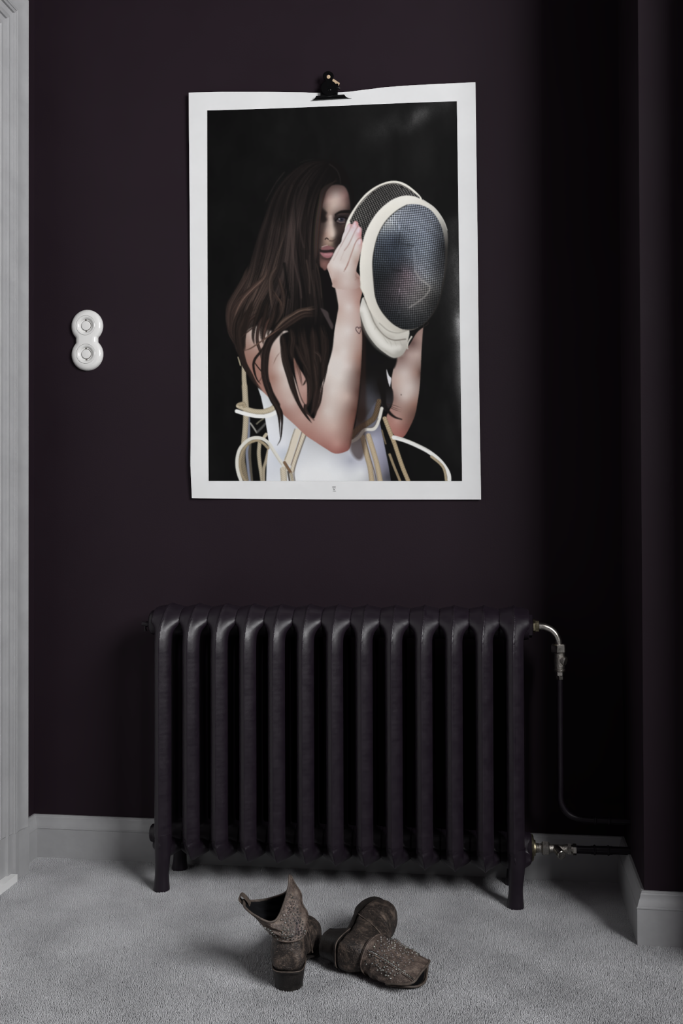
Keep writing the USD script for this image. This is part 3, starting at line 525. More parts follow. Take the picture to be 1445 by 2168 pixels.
    G = {0: [(690, 339), (650, 344), (617, 364), (590, 392), (573, 422), (560, 460), (546, 500), (534, 545), (522, 590), (508, 630), (494, 665), (487, 700), (492, 728)],
         1: [(695, 342), (660, 352), (630, 385), (614, 430), (604, 480), (598, 530), (588, 570), (570, 610), (552, 645), (538, 680), (528, 700)],
         2: [(700, 345), (680, 365), (655, 410), (640, 460), (634, 520), (636, 560), (645, 600), (652, 650), (652, 690)],
         3: [(704, 348), (704, 372), (692, 398), (681, 432), (676, 480), (674, 540), (674, 580), (680, 620), (684, 660), (680, 690)]}
    lock('P', G[0], G[1], 210, ((17, 14, 14), (72, 60, 55)), clump=9, alpha=(.15, .6)); lock('P', G[1], G[2], 190, ((17, 14, 14), (76, 64, 60)), clump=8, alpha=(.15, .6)); lock('P', G[2], G[3], 150, ((16, 13, 13), (66, 55, 51)), clump=6, alpha=(.12, .5))
    lock('P', G[0], G[1], 90, ((60, 48, 43), (120, 98, 86)), w=(.5, .9), sub=(.5, 1), alpha=(.2, .55), clump=14)
    # soft broad sheen of the long locks, and the dark gaps between them
    for k, p, w, c, al in [('A', [(660, 480), (610, 700), (540, 1050), (560, 1250), (600, 1400)], 46, (62, 52, 49), .55), ('A', [(470, 620), (410, 900), (410, 1200), (430, 1500), (480, 1750), (540, 2000), (560, 2168)], 44, (70, 58, 55), .6), ('A', [(300, 470), (200, 700), (130, 950), (100, 1200), (40, 1450)], 40, (56, 47, 43), .45), ('A', [(420, 450), (340, 700), (320, 1000), (290, 1250), (180, 1550), (100, 1850), (90, 1960)], 30, (84, 70, 62), .5), ('A', [(640, 1600), (680, 1850), (690, 2100)], 40, (76, 63, 57), .6), ('A', [(790, 1650), (850, 1900), (870, 2168)], 12, (84, 70, 62), .6), ('A', [(740, 1750), (760, 1950), (760, 2150)], 22, (66, 54, 48), .5),
                           ('A', [(520, 480), (470, 700), (480, 1000), (490, 1400), (560, 1700)], 26, (10, 9, 9), .7), ('A', [(690, 480), (650, 800), (640, 1200), (680, 1500)], 30, (11, 10, 10), .6), ('A', [(360, 500), (270, 800), (250, 1100), (170, 1500), (60, 1900)], 20, (11, 9, 9), .6), ('A', [(300, 1650), (330, 1900), (380, 2168)], 70, (8, 8, 8), .7),
                           ('A', [(990, 130), (1070, 185), (1120, 250), (1150, 340), (1160, 420)], 22, (78, 70, 66), .6), ('A', [(540, 105), (640, 68), (760, 48)], 9, (44, 42, 38), .6), ('A', [(300, 250), (180, 400), (90, 560), (20, 690)], 18, (66, 56, 54), .5)]:
        stroke(k, p, w, c, alpha=al, taper=(.6, .5), soft=3)
    for t in np.linspace(0, 1, 26):
        hair(curve(fr('A', [(1100 + 40 * t, 330 + 60 * t), (1040 - 60 * t, 430), (930 - 70 * t, 560 - 30 * t), (880 - 60 * t, 760), (850 - 70 * t, 1000), (820 - 60 * t, 1300), (800 - 40 * t, 1600)])), 1.0, (34 + 30 * rng.random(), 28 + 24 * rng.random(), 27 + 22 * rng.random()), .55)
    fill('P', [(705, 338), (650, 346), (600, 385), (570, 440), (600, 470), (650, 430), (690, 410), (735, 395), (730, 360)], (13, 11, 11), blur=34, alpha=.5)
    # left curls, the crossing wave and the locks over the arm
    def bundle(k, p, spread, n, c0, c1, w=(.7, 1.3), al=(.35, .8), narrow=0.35):
        q0 = curve(fr(k, p), 0.8); tg = np.gradient(q0, axis=0); nr = np.stack([-tg[:, 1], tg[:, 0]], 1) / (np.linalg.norm(tg, axis=1, keepdims=True) + 1e-9)
        s = np.linspace(0, 1, len(q0)); env = (np.sin(np.pi * np.clip(s, 0.02, 0.98)) ** .5 * (1 - narrow) + narrow * (1 - s)) * spread / FR[k][2] / 2
        for _ in range(n):
            u = rng.uniform(-1, 1); a0 = rng.uniform(0, .25); a1 = rng.uniform(.7, 1)
            q = q0 + nr * (env * (u + .12 * np.sin(s * 8 + rng.uniform(0, 6))))[:, None]
            v = rng.random() * (1 - .5 * abs(u))
            hair(q[int(a0 * len(q)):int(a1 * len(q))], rng.uniform(*w), np.array(c0) * (1 - v) + np.array(c1) * v, rng.uniform(*al), .12)
    K0, K1 = (20, 15, 14), (64, 50, 44)
    bundle('C', [(640, 190), (420, 400), (250, 560), (150, 700), (110, 850), (130, 1050), (190, 1180), (250, 1330)], 110, 60, K0, (110, 86, 76))
    bundle('C', [(430, 0), (330, 250), (180, 500), (110, 650), (90, 850), (120, 1080)], 120, 60, K0, (92, 74, 66))
    bundle('C', [(700, 0), (640, 200), (480, 360), (330, 520), (230, 700), (180, 900), (160, 1100)], 90, 40, K0, (128, 102, 90))
    bundle('C', [(870, 0), (770, 150), (740, 300), (755, 520), (765, 720)], 90, 40, K0, (110, 92, 82)); bundle('C', [(850, 150), (900, 320), (935, 500), (930, 650), (880, 800), (790, 950)], 70, 34, K0, (98, 80, 70)); bundle('C', [(760, 380), (840, 500), (900, 600), (880, 760)], 60, 20, K0, (90, 72, 62))
    bundle('C', [(560, 640), (400, 720), (320, 850), (255, 1000), (265, 1200), (290, 1340), (340, 1520), (430, 1680), (520, 1830), (640, 1960)], 105, 90, (15, 12, 11), (70, 54, 47))
    bundle('C', [(720, 700), (600, 860), (550, 1000), (540, 1180), (590, 1350), (600, 1480)], 60, 40, (18, 13, 12), (90, 68, 60)); bundle('C', [(760, 780), (690, 900), (640, 1080), (620, 1240)], 50, 26, (22, 16, 14), (110, 80, 70)); bundle('C', [(590, 720), (450, 830), (400, 900), (360, 1040)], 60, 34, K0, (70, 54, 48))
    for p, sp, n in [([(520, 500), (420, 700), (360, 900), (330, 1150), (350, 1350)], 90, 40), ([(620, 520), (560, 720), (500, 900), (470, 1100), (500, 1250)], 70, 30), ([(700, 560), (660, 760), (620, 930), (600, 1100), (640, 1240)], 70, 34), ([(820, 600), (780, 800), (720, 960), (690, 1120)], 80, 34), ([(380, 560), (250, 760), (190, 960), (200, 1180), (250, 1400)], 70, 36)]:
        bundle('C', p, sp, n, (15, 12, 11), (62, 48, 42))
    stroke('C', [(900, 960), (760, 1120), (690, 1250), (655, 1450), (655, 1700), (720, 1930), (840, 2150)], 120, (17, 13, 12), taper=(1.1, .75), soft=3); stroke('E', [(620, -40), (690, 160), (775, 300), (830, 400), (838, 560), (822, 780), (770, 890)], 100, (22, 17, 16), taper=(1, .04), soft=1.4)
    stroke('E', [(680, 150), (770, 360), (800, 520), (812, 760)], 60, (24, 18, 17), taper=(1, .05), soft=1.4); stroke('E', [(790, 340), (822, 500), (818, 740)], 18, (205, 205, 206), taper=(1.1, .2))
    bundle('C', [(900, 980), (760, 1130), (690, 1270), (655, 1450), (655, 1700), (720, 1930), (860, 2180)], 110, 70, (13, 10, 10), (62, 48, 43)); bundle('E', [(620, -40), (690, 160), (775, 300), (820, 420), (830, 560)], 90, 40, (14, 11, 10), (70, 54, 48))
    bundle('C', [(690, 1180), (590, 1330), (500, 1450), (480, 1570), (530, 1750), (640, 1880)], 34, 20, (16, 12, 11), (40, 30, 27)); bundle('C', [(480, 1480), (560, 1590), (660, 1700)], 14, 8, (26, 18, 16), (50, 36, 32)); bundle('C', [(480, 1790), (560, 1790), (610, 1700), (620, 1600)], 8, 4, (40, 28, 25), (70, 50, 44), w=(.5, .8))
    bundle('C', [(1445, 650), (1300, 690), (1180, 720), (1080, 780), (950, 850), (860, 940), (770, 1040)], 90, 60, (30, 23, 21), (142, 118, 102)); bundle('C', [(1445, 760), (1250, 760), (1080, 850), (930, 960), (780, 1060)], 120, 60, K0, (92, 74, 64)); bundle('C', [(900, 960), (760, 1060), (560, 1200), (420, 1290), (290, 1325)], 20, 12, (60, 44, 38), (125, 98, 84))
    bundle('C', [(560, 900), (430, 1000), (320, 1090), (280, 1160)], 12, 6, (30, 22, 20), (70, 52, 46)); bundle('C', [(900, 1330), (830, 1420), (770, 1560)], 20, 6, (90, 66, 58), (130, 100, 88), w=(.5, .8), al=(.2, .5))
    # hair hanging over the chest and the elbow
    for p, sp, n in [([(900, 1000), (930, 1200), (960, 1450), (1030, 1700), (1100, 1950), (1200, 2200)], 120, 80), ([(1050, 950), (1080, 1150), (1060, 1350), (1130, 1550)], 130, 60), ([(1200, 900), (1230, 1150), (1290, 1400), (1330, 1700), (1340, 2000), (1310, 2200)], 170, 110), ([(1380, 900), (1400, 1200), (1420, 1500), (1440, 1800), (1420, 2200)], 170, 100), ([(1120, 1200), (1200, 1400), (1300, 1600), (1350, 1800)], 90, 50), ([(1500, 900), (1560, 1200), (1560, 1500), (1520, 1900)], 150, 60)]:
        bundle('C', p, sp, n, (14, 11, 10), (66, 52, 46))
    for p, sp in [([(1010, -20), (1080, 200), (1190, 400), (1310, 560)], 60), ([(1270, -20), (1240, 180), (1200, 340), (1280, 440), (1270, 450)], 80), ([(1380, -20), (1340, 200), (1310, 350), (1250, 450)], 90), ([(1440, -60), (1410, 200), (1360, 350), (1345, 490)], 90)]:
        bundle('E', p, sp, 46, (20, 15, 14), (66, 50, 45), narrow=.6)
    skin('C', [(1095, 1430), (1160, 1560), (1240, 1680), (1290, 1800), (1300, 1960), (1290, 2130), (1240, 2100), (1170, 1920), (1110, 1640)], [(1130, 1560, (120, 88, 78)), (1200, 1700, (168, 136, 126)), (1240, 1900, (176, 144, 134)), (1260, 2080, (160, 122, 112))], blur=2.5)
    bundle('C', [(1290, 1750), (1250, 1830), (1220, 1850)], 26, 8, (24, 18, 16), (50, 38, 34)); bundle('C', [(1120, 1440), (1180, 1640), (1230, 1900)], 50, 12, (60, 44, 40), (110, 82, 74), al=(.2, .5))
    fill('F', [(135, 235), (240, 290), (270, 380), (325, 500), (300, 555), (230, 430), (170, 320)], (62, 54, 54), blur=3); bundle('F', [(20, 880), (120, 960), (140, 1100)], 30, 10, K0, (110, 90, 80)); bundle('F', [(215, 880), (200, 1000), (160, 1150)], 22, 8, K0, (90, 74, 66)); bundle('F', [(0, 950), (60, 1100), (90, 1280)], 40, 14, K0, (86, 70, 62))
    # ---- fencing mask: back, wire mesh, padded rim and bib
    def weave(k, pts, cols, pitch, amp, bend, smooth=True, blur=1.2):
        b, m = shape(k, pts, blur, smooth)
        c = gaussian_filter(field(k, b, cols, 3.2), (3, 3, 0))
        X, Y = xx[b], yy[b]
        u, v = bend(X, Y)
        a = np.abs(np.sin(np.pi * u / pitch[0])); e = np.abs(np.sin(np.pi * v / pitch[1]))
        ln = np.clip(1.15 - 1.7 * np.minimum(a * 1.1, e), 0, 1)
        kn = np.clip(1 - 1.5 * np.hypot(a, e), 0, 1)
        lum = (1 - amp) + amp * 1.75 * (0.62 * ln + 0.75 * kn) * (0.75 + .5 * rng.random(X.shape))
        lay(b, m, np.clip(c * lum[..., None], 0, 245))
    rim = (219, 216, 206)
    fill('M', [(385, 640), (400, 540), (430, 430), (500, 310), (600, 185), (720, 100), (850, 58), (960, 75), (1060, 140), (1140, 230), (1100, 300), (700, 520), (560, 700)], rim)
    stroke('M', [(455, 440), (540, 290), (650, 175), (770, 102), (900, 84), (1020, 140), (1100, 215)], 9, (60, 56, 52), alpha=.8)
    weave('M', [(455, 470), (480, 390), (545, 295), (655, 178), (770, 106), (900, 90), (1020, 146), (1120, 235), (960, 330), (720, 460), (600, 640), (560, 620), (520, 480)],
          [(520, 420, (112, 110, 106)), (640, 300, (94, 92, 90)), (760, 180, (88, 86, 84)), (900, 140, (96, 94, 92)), (1040, 190, (110, 108, 106)), (580, 520, (84, 82, 80))], (5.4, 4.2), .86, lambda X, Y: (X - .55 * (Y - 400) + .0022 * (Y - 420) ** 2, Y + .5 * (X - 760) + .0012 * (X - 800) ** 2))
    stroke('M', [(940, 110), (955, 128)], 8, (15, 14, 14)); stroke('M', [(675, 168), (682, 180)], 16, (22, 20, 20))
    # bib
    cr = (206, 204, 195)
    skin('M', [(590, 1170), (560, 1215), (548, 1300), (570, 1400), (620, 1520), (700, 1630), (780, 1700), (860, 1748), (930, 1738), (985, 1680), (1005, 1600), (1015, 1480), (900, 1440), (700, 1200)],
         [(580, 1300, (208, 206, 200)), (640, 1450, (206, 204, 196)), (760, 1620, (200, 198, 190)), (870, 1700, (188, 186, 178)), (960, 1640, (170, 166, 158)), (700, 1400, (196, 193, 184)), (850, 1540, (190, 187, 178)), (980, 1500, (196, 193, 184)), (900, 1735, (150, 148, 140)), (600, 1200, (190, 188, 180))])
    stroke('M', [(590, 1180), (640, 1300), (695, 1430), (780, 1535), (870, 1580), (985, 1572)], 10, (84, 78, 70), soft=1.8, alpha=.8); stroke('M', [(735, 1420), (820, 1490), (910, 1512), (1000, 1490)], 10, (150, 146, 136), alpha=.8, soft=1.6)
    for q in ([(770, 1540), (800, 1590), (815, 1610)], [(800, 1560), (840, 1600), (850, 1640)], [(880, 1590), (900, 1640)], [(930, 1590), (950, 1630)], [(700, 1440), (690, 1480)], [(790, 1680), (850, 1720), (900, 1735)]):
        stroke('M', q, 7, (160, 156, 146), alpha=.6, soft=1.8)
    stroke('M', [(560, 1330), (600, 1480), (690, 1620), (780, 1690), (870, 1735), (950, 1715)], 40, (158, 155, 146), alpha=.45, soft=6); stroke('M', [(620, 1260), (680, 1400), (760, 1510), (860, 1560)], 36, (165, 161, 151), alpha=.45, soft=6); stroke('M', [(585, 1280), (640, 1430), (730, 1570), (830, 1650), (920, 1650)], 50, (222, 220, 213), alpha=.5, soft=7)
    # front rim
    skin('M', [(1150, 245), (1060, 205), (950, 203), (830, 255), (710, 365), (615, 520), (568, 680), (546, 850), (550, 1000), (545, 1060), (575, 1130), (600, 1190), (640, 1290), (715, 1390), (800, 1455), (900, 1500), (1010, 1490), (1090, 1470), (1200, 1390), (1290, 1260), (1340, 1090), (1375, 900), (1388, 700), (1384, 540), (1345, 430), (1262, 320)],
         [(600, 800, (216, 213, 203)), (700, 480, (218, 215, 206)), (850, 310, (220, 217, 207)), (1000, 240, (222, 220, 212)), (1150, 262, (212, 209, 200)), (590, 1050, (210, 207, 198)), (660, 1230, (204, 200, 190)), (800, 1430, (196, 192, 182)), (950, 1490, (180, 176, 166)), (1300, 400, (190, 188, 180)), (1370, 700, (46, 44, 42)), (1330, 1000, (40, 38, 36)), (1250, 1300, (34, 32, 31)), (1100, 1460, (60, 56, 52))])
    stroke('M', [(552, 1020), (556, 1090), (590, 1150)], 10, (150, 144, 132), alpha=.5)
    bl = [(900, 450, (171, 180, 195)), (850, 600, (98, 107, 122)), (1100, 450, (160, 169, 185)), (1050, 340, (139, 146, 159)), (1200, 700, (141, 150, 163)), (1230, 500, (139, 146, 159)), (760, 800, (67, 73, 80)), (900, 620, (58, 64, 73)), (1000, 620, (111, 119, 131)), (750, 1000, (39, 41, 44)), (860, 950, (55, 57, 62)), (900, 1300, (50, 52, 56)), (1000, 950, (128, 112, 120)), (950, 1100, (112, 102, 108)), (1120, 880, (159, 164, 175)), (1180, 1080, (131, 129, 126)), (1050, 1220, (122, 120, 120)), (1290, 900, (75, 77, 81)), (1350, 700, (34, 35, 37)), (1300, 500, (95, 100, 109)), (1260, 1200, (47, 47, 47)), (1080, 1400, (52, 54, 56)), (810, 470, (224, 229, 231)), (740, 640, (86, 93, 104)), (830, 1200, (59, 57, 61)), (1050, 760, (120, 128, 140)), (900, 780, (72, 80, 93)), (800, 560, (127, 137, 149)), (1160, 560, (148, 157, 172)), (940, 830, (65, 68, 76)), (1060, 900, (105, 105, 112)), (1190, 960, (147, 152, 160))]
    weave('M', [(1110, 285), (1000, 288), (900, 345), (800, 440), (730, 560), (690, 690), (670, 830), (678, 1000), (700, 1180), (760, 1310), (860, 1420), (960, 1476), (1080, 1468), (1180, 1400), (1270, 1270), (1325, 1100), (1355, 900), (1362, 700), (1340, 540), (1290, 420), (1215, 330)],
          bl, (4.5, 4.9), .62, lambda X, Y: (X + .00075 * (Y - 560) ** 2 * np.sign(845 - X) * .4 + .10 * (Y - 560), Y + .05 * (X - 850) + .0011 * (X - 850) ** 2))
    stroke('M', [(1000, 288), (900, 345), (800, 440), (730, 560), (690, 690), (670, 830), (678, 1000), (700, 1180), (760, 1310), (860, 1420), (960, 1476)], 9, (40, 38, 36), alpha=.75)
    stroke('M', [(1075, 920), (1130, 1000), (1215, 1070), (1180, 1150), (1110, 1210), (1020, 1270)], 14, (176, 172, 166), alpha=.45, soft=3); stroke('M', [(1060, 700), (1070, 800), (1075, 920)], 16, (170, 176, 184), alpha=.3, soft=4); stroke('M', [(860, 910), (940, 920)], 20, (22, 22, 24), alpha=.6, soft=5); stroke('M', [(950, 660), (1060, 680)], 12, (30, 32, 36), alpha=.6, soft=4)
    stroke('M', [(1000, 1655), (1012, 1600), (1042, 1548)], 16, (196, 192, 182), taper=(.6, 1)); stroke('M', [(985, 1650), (1005, 1662)], 14, (170, 166, 156)); stroke('M', [(1150, 240), (1262, 318), (1342, 425), (1384, 530)], 10, (205, 203, 196), taper=(1, .4))
    # ---- hand on the mask
    skin('B', [(225, 2168), (190, 2050), (150, 1930), (120, 1850), (125, 1790), (170, 1715), (225, 1610), (285, 1485), (345, 1390), (410, 1300), (450, 1150), (510, 1020), (555, 935), (600, 918), (628, 940), (645, 935), (680, 878), (722, 866), (765, 900), (772, 950), (800, 983), (836, 1020), (840, 1110), (828, 1215), (852, 1262), (854, 1330), (838, 1450), (805, 1570), (780, 1680), (728, 1880), (740, 1960), (775, 2030), (790, 2080), (788, 2250), (500, 2300), (245, 2250)],
         [(300, 1600, (203, 194, 189)), (450, 1700, (198, 186, 179)), (260, 1800, (207, 199, 193)), (150, 1860, (190, 168, 158)), (340, 1950, (186, 168, 161)), (600, 2000, (190, 176, 168)), (700, 1700, (166, 142, 131)), (735, 1560, (186, 172, 164)), (700, 2110, (176, 156, 148)), (250, 2110, (166, 138, 127)), (420, 1450, (204, 196, 192)), (520, 1250, (203, 196, 193)), (600, 1400, (200, 190, 185)), (680, 1150, (204, 197, 195)), (560, 990, (206, 192, 196)), (690, 960, (206, 192, 198)), (770, 1050, (204, 192, 198)), (790, 1300, (206, 198, 198)), (740, 1440, (204, 195, 190)), (620, 1700, (200, 190, 184)), (560, 1850, (202, 193, 187)), (450, 2000, (190, 174, 167)), (500, 2150, (196, 182, 176)), (820, 1150, (184, 120, 120)), (752, 930, (190, 130, 128)), (612, 960, (190, 138, 136)), (840, 1330, (176, 132, 126)), (770, 2060, (140, 108, 100)), (200, 2060, (196, 180, 172)), (420, 1820, (208, 200, 195))], blur=1.3)
    for q, w, c, al in [([(628, 945), (590, 1050), (540, 1140), (470, 1270), (400, 1400)], 13, (150, 118, 110), .75), ([(400, 1400), (320, 1560), (250, 1690)], 10, (166, 140, 130), .5), ([(765, 965), (700, 1080), (625, 1240), (560, 1370), (480, 1480)], 15, (146, 108, 100), .8), ([(480, 1480), (430, 1600), (400, 1690)], 10, (168, 146, 138), .5), ([(830, 1215), (760, 1245), (700, 1340), (650, 1480), (600, 1620), (545, 1780), (490, 1880)], 17, (146, 100, 90), .85), ([(560, 1720), (500, 1860), (470, 1920)], 10, (120, 78, 68), .6), ([(130, 1850), (180, 1920), (215, 2030)], 9, (150, 118, 110), .5), ([(735, 1900), (720, 2020), (780, 2060)], 9, (110, 78, 70), .6), ([(700, 2100), (740, 2060), (760, 2050)], 8, (120, 88, 80), .5)]:
        stroke('B', q, w, c, alpha=al, soft=2)
    for q in ([(562, 1000), (575, 950)], [(680, 970), (700, 905)], [(765, 1090), (782, 1020)], [(790, 1330), (802, 1265)]):
        stroke('B', q, 42, (212, 200, 206), alpha=.7, soft=2.5)
    img[:] = gaussian_filter(img, (.45, .45, 0))
    img[:] += (rng.random((PH, PW, 1)) - .5) * 3
    return np.clip(img, 3, 250)
# ------------------------------------------------------------------ the poster: a sheet of heavy paper hung from one clip, a little off the wall
TOPX, TOPY = [399, 470, 560, 640, 668, 700, 735, 775, 815, 870, 940, 1006], [196.0, 194.5, 194.5, 195.5, 196.5, 196.5, 194.5, 189.5, 184.5, 180.5, 177.0, 174.0]
LEFX, LEFY = [399, 400.8, 402.2, 403.2, 403.2, 402.6, 406], [196, 400, 600, 800, 920, 985, 1055]
RIGX, RIGY = [1006, 1008, 1010.5, 1012.5, 1015, 1018], [174, 330, 500, 700, 900, 1057.5]
def sheet_px(u, v):
    # Coons patch over the sheet's four edges, in photograph pixels
    n = lambda a: (np.asarray(a, float) - a[0]) / (a[-1] - a[0])
    tx = 399 + u * 607; ty = np.interp(tx, TOPX, TOPY)
    bxx = 406 + u * 612; by = 1055 + u * 2.5 + 1.2 * np.sin(u * 3.1)
    ly = np.interp(v, n(LEFY), LEFY); lx = np.interp(v, n(LEFY), gaussian_filter(np.array(LEFX, float), 0.4))
    ry = np.interp(v, n(RIGY), RIGY); rx = np.interp(v, n(RIGY), RIGX)
    C = lambda a, b, c, d: (1 - u) * (1 - v) * a + u * (1 - v) * b + (1 - u) * v * c + u * v * d
    return ((1 - v) * tx + v * bxx + (1 - u) * lx + u * rx - C(399, 1006, 406, 1018), (1 - v) * ty + v * by + (1 - u) * ly + u * ry - C(196, 174, 1055, 1057.5))
def sheet_off(px, py):
    u = np.clip((px - 402) / 610, 0, 1); v = np.clip((py - 180) / 876, 0, 1)
    o = .0055 + .010 * u ** 2 * (1 - v) ** 2 + .008 * (1 - u) ** 2 * (1 - v) ** 3 + .006 * np.exp(-((u - 1) / .12) ** 2) * np.sin(v * 7) ** 2
    o = o + .007 * np.exp(-(u / .10) ** 2) * np.exp(-((v - .92) / .10) ** 2) + .0012 * np.sin(u * 9 + v * 2) + .001 * np.sin(v * 11 + u * 3)
    return o + .004 * np.exp(-((u - .49) / .10) ** 2 - (v / .05) ** 2)
poster = thing('poster', 'large white bordered photo poster of a dark haired woman holding a fencing mask', 'poster')
u, v = np.meshgrid(np.linspace(0, 1, 121), np.linspace(0, 1, 151), indexing='ij')
px, py = sheet_px(u, v); off = sheet_off(px, py)
fr_, bk = at(px, py, y=-off), at(px, py, y=-off) + np.array([0, .0004, 0])
nu, nv = u.shape; gf = grid_faces(nu, nv); V = np.vstack([fr_.reshape(-1, 3), bk.reshape(-1, 3)])
edge = np.r_[np.arange(nv), np.arange(1, nu) * nv + nv - 1, (nu - 1) * nv + np.arange(nv - 2, -1, -1), np.arange(nu - 2, 0, -1) * nv]
e2 = np.roll(edge, -1); N = nu * nv
F_ = np.vstack([gf, gf[:, ::-1] + N, np.stack([edge, e2, e2 + N], 1), np.stack([edge, e2 + N, edge + N], 1)])
sh = trimesh.Trimesh(V, F_, process=False); sh.fix_normals()
obj('paper_sheet', sh, M['paper'], poster, smooth=30)
# the print, one vertex per printed dot; its colours are the picture's inks plus the painted sheen bands
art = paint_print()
nu, nv = 536, 804
u, v = np.meshgrid(np.linspace(0, 1, nu), np.linspace(0, 1, nv), indexing='ij')
c4 = ((438.5, 234.0), (966.5, 215.0), (441.5, 1018.0), (977.5, 1018.5))
px = (1 - u) * (1 - v) * c4[0][0] + u * (1 - v) * c4[1][0] + (1 - u) * v * c4[2][0] + u * v * c4[3][0]
py = (1 - u) * (1 - v) * c4[0][1] + u * (1 - v) * c4[1][1] + (1 - u) * v * c4[2][1] + u * v * c4[3][1]
py = py + (1 - v) * (.8 * np.sin(u * 5.5)); px = px - v * (1 - v) * 2.0 * (1 - u)
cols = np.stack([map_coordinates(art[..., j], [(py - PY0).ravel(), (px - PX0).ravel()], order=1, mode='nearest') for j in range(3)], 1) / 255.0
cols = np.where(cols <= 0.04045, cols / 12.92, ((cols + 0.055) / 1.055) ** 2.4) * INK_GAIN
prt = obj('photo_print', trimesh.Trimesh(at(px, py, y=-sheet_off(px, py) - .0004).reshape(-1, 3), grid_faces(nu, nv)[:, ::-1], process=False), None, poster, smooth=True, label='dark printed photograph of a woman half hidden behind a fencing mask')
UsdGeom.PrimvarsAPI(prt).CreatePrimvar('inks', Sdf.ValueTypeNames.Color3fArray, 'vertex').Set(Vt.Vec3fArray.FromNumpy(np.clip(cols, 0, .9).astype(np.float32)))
inkm = mat('photo_inks', {'a': ('attribute', {'attribute': 'inks'}), 'p': ('principled_bsdf', {'roughness': 0.5, 'specular_ior_level': 0.12})}, [('a.color', 'p.base_color')])
UsdShade.MaterialBindingAPI.Apply(prt).Bind(inkm)
# the small printed mark under the picture: a bar, a V and a line of tiny capitals
def flat(q):
    a = np.asarray(q, float); c = np.vstack([at(a[:, 0], a[:, 1], y=-sheet_off(a[:, 0], a[:, 1]) - .0004), at(a[:, 0], a[:, 1], y=-sheet_off(a[:, 0], a[:, 1]) - .0001)]); return trimesh.convex.convex_hull(c)
mk = [flat([(703, 1030.2), (710.4, 1030.2), (710.4, 1032), (703, 1032)]), flat([(704, 1033.3), (705.3, 1033.3), (707.4, 1037.6), (706.2, 1037.6)]), flat([(709.8, 1033.3), (708.6, 1033.3), (706.2, 1037.6), (707.4, 1037.6)])]
mk += [flat([(x, 1039.3), (x + .9, 1039.3), (x + .9, 1040.5), (x, 1040.5)]) for x in (704.2, 705.6, 707.0, 708.4, 709.6)]
obj('printed_mark', cat(*mk), M['ink'], poster)

# ------------------------------------------------------------------ bulldog clip on its peg
YC = -.020
def wp(X, Y, y=YC):
    return at(640 + X / 12.0417, 140 + Y / 12.0417, y=y)
clip = thing('bulldog_clip', 'glossy black bulldog clip gripping the top edge of the poster', 'clip')
jl, jr = [(200, 882), (260, 868), (300, 835), (330, 795), (345, 760)], [(1250, 825), (1180, 815), (1120, 792), (1085, 755), (1062, 722)]
rings = []
for d0, d1 in ((-.006, -.0052), ):
    pass
jaw = []
for (a, b), dep in zip(zip(jl, jr), (-.0125, -.0155, -.0185, -.0210, -.0225)):
    jaw.append(np.vstack([at(640 + np.linspace(a[0], b[0], 24) / 12.0417, 140 + np.linspace(a[1], b[1], 24) / 12.0417, y=dep)]))
jaw = np.array(jaw); bkj = jaw + np.array([0, .0012, 0])
def slab(front, back):
    n, k = front.shape[:2]; Vv = np.vstack([front.reshape(-1, 3), back.reshape(-1, 3)]); g = grid_faces(n, k); Q = n * k
    e = np.r_[np.arange(k), np.arange(1, n) * k + k - 1, (n - 1) * k + np.arange(k - 2, -1, -1), np.arange(n - 2, 0, -1) * k]; e_ = np.roll(e, -1)
    m = trimesh.Trimesh(Vv, np.vstack([g, g[:, ::-1] + Q, np.stack([e, e_, e_ + Q], 1), np.stack([e, e_ + Q, e + Q], 1)]), process=False); m.fix_normals(); return m
obj('front_jaw', slab(jaw, bkj), M['black'], clip, smooth=35)
rear = jaw.copy(); rear[..., 1] = np.linspace(-.0055, -.0045, 5)[:, None]
obj('rear_jaw', slab(rear, rear + np.array([0, .0012, 0])), M['black'], clip, smooth=35)
a_, b_ = wp(470, 735, -.014), wp(905, 715, -.014)
obj('spring_barrel', tube([a_, a_ * .99 + b_ * .01, a_ * .01 + b_ * .99, b_], [.0085, .0095, .0095, .0085], 20), M['black'], clip, smooth=40)
sc = 1 / 12.0417
def clip_poly(pts, y=YC):
    q = np.array([(wp(X, Y, y)[0], wp(X, Y, y)[2]) for X, Y in pts]); return shapely.Polygon(q)
th = np.linspace(0, 2 * np.pi, 48, endpoint=False)
lobe = clip_poly([(685 + 205 * np.cos(a), 590 + 200 * np.sin(a)) for a in th]); nk = clip_poly([(600, 330), (740, 330), (770, 480), (570, 480)])
rg = clip_poly([(663 + 138 * np.cos(a), 278 + 124 * np.sin(a)) for a in th]); hole = clip_poly([(662 + 50 * np.cos(a), 274 + 46 * np.sin(a)) for a in th])
def plate(poly, yb, h):
    return shift(prism(poly, h, 'y'), (0, yb, 0))
def bev(poly, yb, h, b=.0012):
    return cat(plate(poly, yb, h - b), plate(poly.buffer(-b * .55), yb - (h - b), b * .6), plate(poly.buffer(-b), yb - (h - b * .4), b * .4))
hp = shapely.union_all([lobe, nk, rg]).difference(hole)
obj('front_handle', bev(hp, -.0235, .0030), M['black'], clip, smooth=30)
obj('rear_handle', plate(shapely.affinity.translate(hp.buffer(-.0035), -.002, -.002), -.006, .0018), M['black'], clip)
obj('spring_ear', tube([wp(850, 640, -.018), wp(880, 560, -.020), wp(880, 470, -.018), wp(835, 455, -.016), wp(905, 560, -.014), wp(945, 565, -.012)], .0030, 12), M['black'], clip, smooth=40)
obj('rivet', shift(lathe([(0, 0), (.004, 0), (.0036, .0012), (.002, .0020), (0, .0022)], 'y', 20), wp(690, 600, -.0262)), M['black'], clip, smooth=40)
